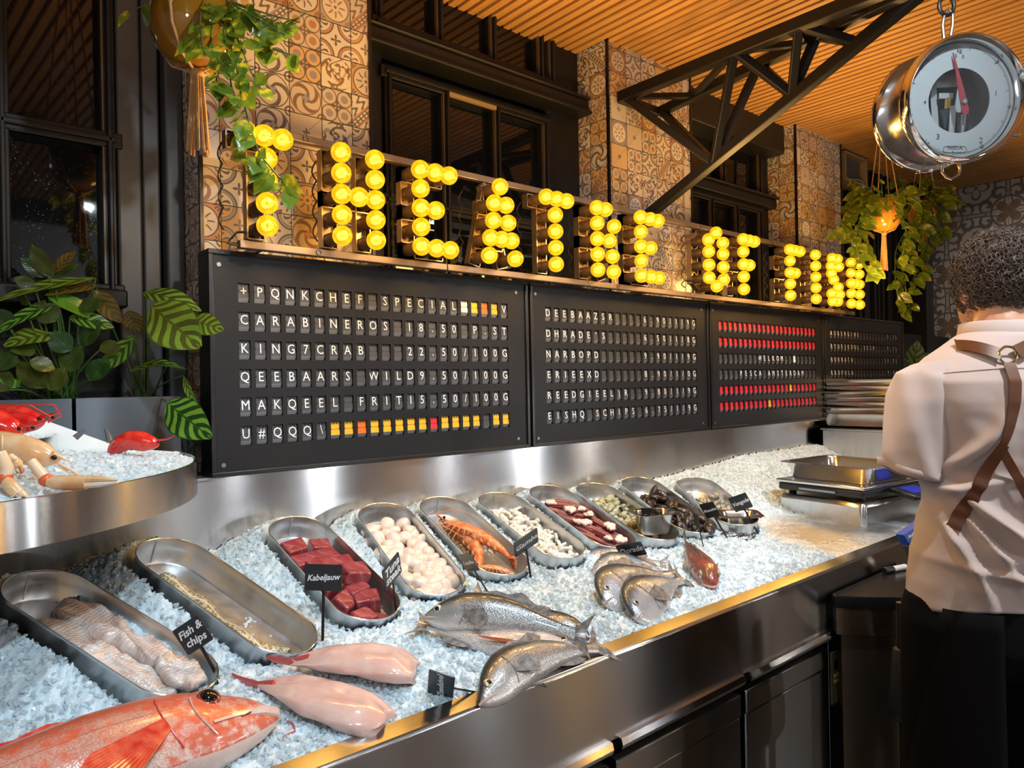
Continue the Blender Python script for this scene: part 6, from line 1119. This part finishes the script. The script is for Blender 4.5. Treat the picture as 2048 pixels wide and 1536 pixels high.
# ================================================================ the person seen from behind
DP = 1.68; BR_ = nrm(np.array([CR[0], CR[1], 0])); BF_ = nrm(np.array([CF[0], CF[1], 0])); PR = np.stack([BR_, BF_, np.array([0, 0, 1.])], 1)
g0 = dep(1968, 800, DP); P0 = np.array([g0[0], g0[1], 0.0])
def Lp(px, py, fw=0.0): p = PR.T @ (dep(px, py, DP) - P0); return np.array([p[0], p[1] + fw, p[2]])
PERSON = thing('person', 'person seen from behind in a pale pink shirt, crossed brown leather straps and black trousers', 'person', P0, R=PR)
M_SKIN = mat('skin', lambda nt: dict(base=mix(nt, noise(nt, objvec(nt), 25, 3), (.60, .33, .22), (.68, .40, .28)), rough=.45, sss=.15, ssscale=.01))
M_HAIR = mat('dark_curly_hair', lambda nt: dict(base=mix(nt, noise(nt, objvec(nt), 90, 3), (.03, .021, .016), (.13, .095, .08)), rough=.55, spec=.35, sheen=.3))
def f_shirt(nt):
    v = objvec(nt); n = noise(nt, v, 7, 4); wv = noise(nt, v, 900, 1); return dict(base=mix(nt, n * .4, (.66, .57, .55), (.56, .47, .44)), rough=.8, sheen=.25, normal=bump(nt, wv, .12, .0006))
M_SHIRT = mat('pale_pink_cotton', f_shirt); M_BLACKCLOTH = mat('black_cloth', base=(.005, .005, .006), rough=.9, spec=.12); M_LEATHER = mat('brown_leather', lambda nt: dict(base=mix(nt, noise(nt, objvec(nt), 40, 4), (.085, .027, .012), (.17, .062, .027)), rough=.42, normal=bump(nt, noise(nt, objvec(nt), 300, 2), .15, .0006))); M_BRASSRING = mat('brass_ring', base=(.80, .66, .36), metal=1, rough=.2)
# body: one closed surface, merged by a voxel remesh
b = MB(); L3 = lambda *a: np.array(a, float)
hc = Lp(2014, 568, .035); nk = Lp(2005, 652, .0); sh = Lp(1972, 715, .0); pel = Lp(1972, 1190, .0)
b.tube([pel - (0, 0, .10), pel, Lp(1972, 1100), Lp(1972, 1000), Lp(1972, 900), Lp(1972, 800), Lp(1972, 745), sh], [.09, .105, .10, .10, .105, .11, .10, .06], 24, flat=.75)
b.tube([sh + (0, .01, -.04), nk, hc + (0, -.015, -.05)], [.075, .060, .058], 18); b.ball(hc, (.076, .096, .116), 24, 18); b.ball(hc + (0, .045, -.05), (.058, .058, .062), 16, 12)
b.tube([hc + (0, .088, .028), hc + (0, .112, -.012), hc + (0, .118, -.022), hc + (0, .092, -.030)], [.008, .013, .017, .010], 10)   # nose
for s in (-1, 1):
    b.ball(hc + (s * .031, .086, .012), (.017, .010, .009), 10, 8); b.ball(hc + (s * .076, .0, -.012), (.010, .020, .032), 12, 10); b.ball(hc + (s * .033, .088, .030), (.022, .009, .006), 10, 8)
b.ball(hc + (0, .098, -.055), (.026, .010, .007), 12, 8); b.ball(hc + (0, .096, -.067), (.022, .010, .007), 12, 8); b.ball(hc + (0, .088, -.095), (.022, .018, .016), 12, 8)
def arm_(s):
    S_ = Lp(1856 if s < 0 else 2096, 785); E_ = Lp(1852 if s < 0 else 2102, 925, .02); Hn = E_ + ((.24, .17, .02) if s < 0 else (.0, .24, .05)); W2 = Hn
    b.tube([sh + (s * .05, 0, -.06), S_ + (0, 0, .01), (S_ + E_) / 2, E_, E_ + (Hn - E_) * .35, E_ + (Hn - E_) * .8, Hn], [.045, .044, .044, .040, .040, .030, .027], 16)
    d = nrm(Hn - E_); sd = nrm(np.cross(d, (0, 0, 1))); pc = Hn + d * .05; nn_ = np.cross(sd, d); b.tube([Hn, Hn + d * .03, Hn + d * .075, Hn + d * .092], [.026, .036, .038, .034], 14, flat=.42)
    for k, (o_, l_) in enumerate(((-.029, .068), (-.010, .078), (.010, .073), (.028, .058))):
        q0 = Hn + d * .085 + sd * o_; q1 = q0 + d * l_ * .45 - nn_ * .008; q2 = q1 + d * l_ * .30 - nn_ * .018; q3 = q2 + d * l_ * .16 - nn_ * .020; b.tube([q0 - d * .012, q0, q1, q2, q3], [.0095, .0095, .0088, .0080, .006], 8)
    t0 = Hn + d * .022 + sd * s * -.030; b.tube([t0, t0 + d * .026 + sd * s * -.022 - nn_ * .006, t0 + d * .055 + sd * s * -.026 - nn_ * .020, t0 + d * .070 + sd * s * -.018 - nn_ * .030], [.013, .012, .010, .0075], 8)
for s in (-1, 1):
    arm_(s); hx = pel + (s * .08, 0, -.03); kn = np.array([hx[0] + s * .02, .03, .50]); an = np.array([hx[0] + s * .03, -.02, .09])
    b.tube([hx + (0, 0, .05), hx + (0, 0, -.08), (hx + kn) / 2, kn, kn + (an - kn) * .35, an], [.07, .075, .070, .054, .054, .038], 18); b.tube([an + (0, -.03, -.03), an + (0, .03, -.045), an + (0, .12, -.055), an + (0, .19, -.062)], [.040, .042, .040, .026], 14, flat=.75)
bo = b.build('body', M_SKIN, PERSON, smooth=180); rmod = bo.modifiers.new('remesh', 'REMESH'); rmod.mode = 'VOXEL'; rmod.voxel_size = .0055; rmod.use_smooth_shade = True
# shirt
rows = [(1196, 1823, 2122, .128, .0), (1150, 1826, 2120, .130, .0), (1100, 1833, 2117, .126, .0), (1050, 1848, 2112, .120, .0), (1000, 1858, 2108, .118, .0), (930, 1862, 2106, .124, .0), (860, 1848, 2116, .132, .0), (800, 1830, 2128, .136, .0), (762, 1822, 2136, .132, .002), (735, 1836, 2126, .118, .004), (712, 1862, 2108, .104, .006), (692, 1893, 2090, .092, .008), (672, 1922, 2074, .082, .010), (663, 1936, 2068, .074, .012), (652, 1943, 2063, .070, .014)]
ry = np.array([r[0] for r in rows], float); pys = np.linspace(1196, 652, 110); na = 128; aa = np.linspace(0, 2 * PI, na, endpoint=False); P = []
def sect(py):
    l, r_, dp, fw = [np.interp(py, ry[::-1], [q[k] for q in rows][::-1]) for k in (1, 2, 3, 4)]; A = Lp(l, py); B = Lp(r_, py); return (A + B) / 2 + (0, fw, 0), (B[0] - A[0]) / 2, dp
def gsn(u, v, u0, v0, su, sv, rot=0.0): c_, s_ = math.cos(rot), math.sin(rot); x, y = (u - u0) * c_ + (v - v0) * s_, -(u - u0) * s_ + (v - v0) * c_; return np.exp(-(x / su) ** 2 - (y / sv) ** 2)
def folds(u, z):                                              # fold height over the back, u to the right, z up
    f = 0
    for (u0, z0, su, sv, rot, h) in ((-.06, 1.12, .10, .010, -1.05, .011), (-.015, 1.14, .13, .011, -.85, .012), (.03, 1.12, .15, .012, -.70, .013), (-.10, 1.08, .08, .009, -1.25, .010), (.07, 1.06, .13, .011, -.40, .012), (.02, 1.05, .14, .010, -.22, .010), (-.10, 1.32, .07, .013, .9, .010), (-.11, 1.25, .08, .011, .25, .010), (.02, 1.34, .15, .016, 1.45, .009), (.07, 1.30, .16, .014, 1.60, .010), (.11, 1.28, .15, .015, 1.5, .008), (-.05, 1.40, .06, .012, 1.3, .007), (.10, 1.16, .11, .010, -.95, .010), (-.125, 1.16, .06, .008, -1.4, .008)): f = f + h * gsn(u, z, u0, z0, su, sv, rot)
    f = f * 2.3; return f + .004 * (hnoise(u, z, 14, 12) - .5) + .003 * (hnoise(u + z, z - u * .5, 30, 13) - .5)
for py in pys:
    c_, hw, dp = sect(py); ca, sa = np.cos(aa), np.sin(aa); e = 1.0; fw = np.where(sa < 0, np.sign(sa) * np.abs(sa) ** .8, sa); q = np.stack([c_[0] + hw * np.sign(ca) * np.abs(ca) ** .88, c_[1] + dp * fw, np.full(na, c_[2])], 1)
    lean = .0; nrm2 = np.stack([ca / hw, sa / dp], 1); nrm2 /= np.linalg.norm(nrm2, axis=1)[:, None]; f = folds(q[:, 0], q[:, 2]) * np.clip(.35 - sa * 1.2, .25, 1) * np.clip((py - 700) / 60, .1, 1); q[:, :2] += nrm2 * f[:, None]; q[:, 2] += (.006 * np.sin(aa * 3 + 1) + .004 * ca) * np.clip((py - 1120) / 76, 0, 1); P.append(q)
P.append(P[-1] * (1, 1, 1) + (0, 0, .003)); cc = P[-1].mean(0)
m = MB(); m.loft(P, cap=False)
# collar fold and the sleeves
m.build('shirt', M_SHIRT, PERSON, smooth=180).modifiers.new('solid', 'SOLIDIFY').thickness = .003
m = MB(); cr = []
for k, (dz, k_) in enumerate(((0, 1.02), (.010, 1.03), (.016, 1.0), (.012, 1.10), (-.012, 1.16), (-.022, 1.17))): q = P[-2].copy(); ce = q.mean(0); q = ce + (q - ce) * (k_, k_, 1); q[:, 2] += dz - .004; cr.append(q)
m.loft(cr, cap=False); m.build('collar', M_SHIRT, PERSON, smooth=180)
m = MB(); yk = []
for j in range(60):
    u = -.19 + .36 * j / 59; z = Lp(1968, 752 - 14 * (1 - ((j - 30) / 30) ** 2))[2]
    yk.append((u, z))
def back(u, z, off=.004):
    py = np.interp(z, [Lp(1968, p_)[2] for p_ in pys], pys); c_, hw, dp = sect(py); k = np.clip(abs((u - c_[0]) / hw), 0, .995) ** (1 / .88); s_ = math.sqrt(max(0, 1 - k * k)) ** .8; return np.array([u, c_[1] - dp * s_ - .35 * float(folds(np.array(u), np.array(z))) * np.clip((py - 700) / 60, .1, 1) - off, z])
m.v = []; m.f = []; m.m = []; m.n = 0; m.a = {}; c0 = sect(750)[0][0]; m.tube([back(u, z, .0015) for u, z in yk if abs(u - c0) < sect(750)[1] * .97], .0011, 5); m.build('yoke_seam', M_SHIRT, PERSON)
def sleeve(s):
    X_ = (lambda px: px) if s < 0 else (lambda px: 2 * 1976 - px); pts = [(1876, 728, .058, .070), (1856, 752, .064, .084), (1842, 800, .060, .088), (1836, 860, .060, .086), (1834, 910, .060, .082), (1834, 940, .059, .080), (1834, 952, .0595, .081)]; t = np.linspace(0, 1, 34); tt = np.linspace(0, 1, 7); rg = []; a2 = np.linspace(0, 2 * PI, 64, endpoint=False)
    for k in t:
        px, py, ru, rf = [np.interp(k, tt, [q[i] for q in pts]) for i in range(4)]; c_ = Lp(X_(px), py, .004 + .02 * k); r2 = 1 + .05 * np.sin(a2 * 3 + k * 7) * k + .04 * np.sin(a2 * 5 - k * 11) * (k > .15); q = np.stack([c_[0] + ru * np.cos(a2) * r2, c_[1] + rf * np.sin(a2) * r2, c_[2] - s * -.30 * k * ru * np.cos(a2) * 1.0 + .006 * np.sin(a2 * 2 + k * 9)], 1); rg.append(q)
    m = MB(); m.loft(rg, cap=False); q = rg[-1]; ce = q.mean(0); m.loft([ce + (q - ce) * 1.015 + (0, 0, .018), ce + (q - ce) * 1.03 + (0, 0, .016), ce + (q - ce) * 1.03 - (0, 0, .001), ce + (q - ce) * .985 - (0, 0, .001)], cap=False); m.build('sleeve', M_SHIRT, PERSON, smooth=180)
sleeve(-1); sleeve(1)
# leather straps lying on the back
def strap(name, uz, w_=.026, twist=None, mt=None):
    Q = [np.array(Lp(px, py)[[0, 2]]) for px, py in uz]; Q = np.array(Q); t = np.linspace(0, 1, 40); s = np.linspace(0, 1, len(Q)); C_ = np.stack([np.interp(t, s, Q[:, i]) for i in (0, 1)], 1)
    for _ in range(2): C_[1:-1] = (C_[:-2] + 2 * C_[1:-1] + C_[2:]) / 4
    T_ = np.gradient(C_, axis=0); T_ /= np.linalg.norm(T_, axis=1)[:, None]; N_ = np.stack([-T_[:, 1], T_[:, 0]], 1); rg = []
    for i in range(40):
        ww = w_ * (twist(t[i]) if twist else 1); a = back(*(C_[i] - N_[i] * ww / 2), .014); c = back(*(C_[i] + N_[i] * ww / 2), .014); ctr = (a + c) / 2; cm = back(*C_[i], .014); a[1] = min(a[1], cm[1] + .004); c[1] = min(c[1], cm[1] + .004); o_ = np.array([0, -.0028, 0]); rg.append(np.stack([a, a + o_, c + o_, c]))
    m = MB(); m.loft(rg); return m.build(name, mt or M_LEATHER, PERSON, smooth=50)
strap('shoulder_strap', [(1938, 712), (1915, 700), (1893, 690)], .028); strap('shoulder_strap', [(1966, 708), (2005, 692), (2050, 690), (2085, 694)], .028)
strap('back_strap', [(1946, 728), (1944, 770), (1938, 815), (1930, 860), (1924, 884)], .024, lambda t: 1 - .35 * max(0, (t - .5) * 2)); strap('waist_strap', [(1926, 880), (1905, 930), (1882, 990), (1860, 1042)], .023); strap('waist_strap', [(1924, 888), (1950, 935), (1985, 1000), (2025, 1070), (2065, 1130), (2100, 1180)], .022, lambda t: .75 + .35 * t)
rc = back(*Lp(1951, 714)[[0, 2]], .010); m = MB(); m.tube([rc + (.019 * math.cos(a), -.002, .019 * math.sin(a)) for a in np.linspace(0, 2 * PI, 25)], .0030, 8); m.build('strap_ring', M_BRASSRING, PERSON)
for px, py in ((1922, 700), (1984, 699), (1945, 745)): p = back(*Lp(px, py)[[0, 2]], .0075); MB().lathe([(.0045, 0), (.004, .002), (.001, .0026)], 12, R=rotx(PI / 2), c=p).build('rivet', M_BRASSRING, PERSON)
# trousers and apron
m = MB(); wz = pel[2]
m.tube([pel + (0, 0, .06), pel, pel + (0, 0, -.10), pel + (0, 0, -.17)], [.150, .158, .165, .12], 28, flat=.80)
for s in (-1, 1): hx = pel + (s * .082, 0, -.05); kn = np.array([hx[0] + s * .012, .02, .50]); an = np.array([hx[0] + s * .02, -.015, .07]); m.tube([hx + (0, 0, .06), hx, (hx + kn) / 2, kn, (kn + an) / 2, an], [.095, .108, .098, .082, .078, .074], 22)
o = m.build('trousers', M_BLACKCLOTH, PERSON, smooth=180); q = o.modifiers.new('remesh', 'REMESH'); q.mode = 'VOXEL'; q.voxel_size = .009; q.use_smooth_shade = True
m = MB(); rg = []
for k in range(16):
    z = wz - .004 - .60 * k / 15; a = np.linspace(-.50 * PI, 1.5 * PI, 60)[3:-3]; fl = 1 + .10 * k / 15; rg.append(np.stack([pel[0] + .170 * fl * np.cos(a) * (1 + .02 * np.sin(a * 7 + k * .3)), (.145 + .02 * k / 15) * np.sin(a), np.full(len(a), z)], 1))
m.loft(rg, cap=False, close=False); m.build('apron', M_BLACKCLOTH, PERSON, smooth=180).modifiers.new('solid', 'SOLIDIFY').thickness = .003
for s in (-1, 1): hx = pel[0] + s * .115; q = MB(); q.tube([(hx, -.075, .045), (hx, .02, .045), (hx, .12, .035), (hx, .205, .030)], [.040, .048, .046, .026], 18, flat=.8); q.box((hx, .06, .010), (.085, .28, .02)); q.build('shoe', M_STAKE, PERSON, bevel=.004)
# curly hair
m = MB(); g = np.random.default_rng(77)
def hf(q): return q * (1 + .05 * np.sin(q[:, 0] * 17 + q[:, 2] * 9)[:, None] + .05 * np.sin(q[:, 1] * 15 - q[:, 2] * 13)[:, None])
hcc = hc + (0, -.004, .022); m.ball(hcc, (.083, .104, .104), 40, 28, fn=hf)
for k in range(2600):
    th_ = g.random() * 2 * PI; z = -.75 + 1.75 * g.random(); z = min(z, .99); r_ = math.sqrt(1 - z * z); d = np.array([r_ * math.cos(th_), r_ * math.sin(th_), z])
    if d[1] > .55 and z < .45: continue
    c_ = hcc + d * (.083, .104, .104); t1 = nrm(np.cross(d, g.normal(size=3))); t2 = np.cross(d, t1); rr = .0045 + .0050 * g.random(); a = np.linspace(0, 4.2 + 2 * g.random(), 10); hl = .006 + .008 * g.random()
    m.tube([c_ + t1 * rr * math.cos(x) + t2 * rr * math.sin(x) + d * (.002 + hl * i / 9) for i, x in enumerate(a)], [.0010, .0013, .0014, .0014, .0014, .0014, .0013, .0012, .001, .0006], 4)
m.build('hair', M_HAIR, PERSON, smooth=60)
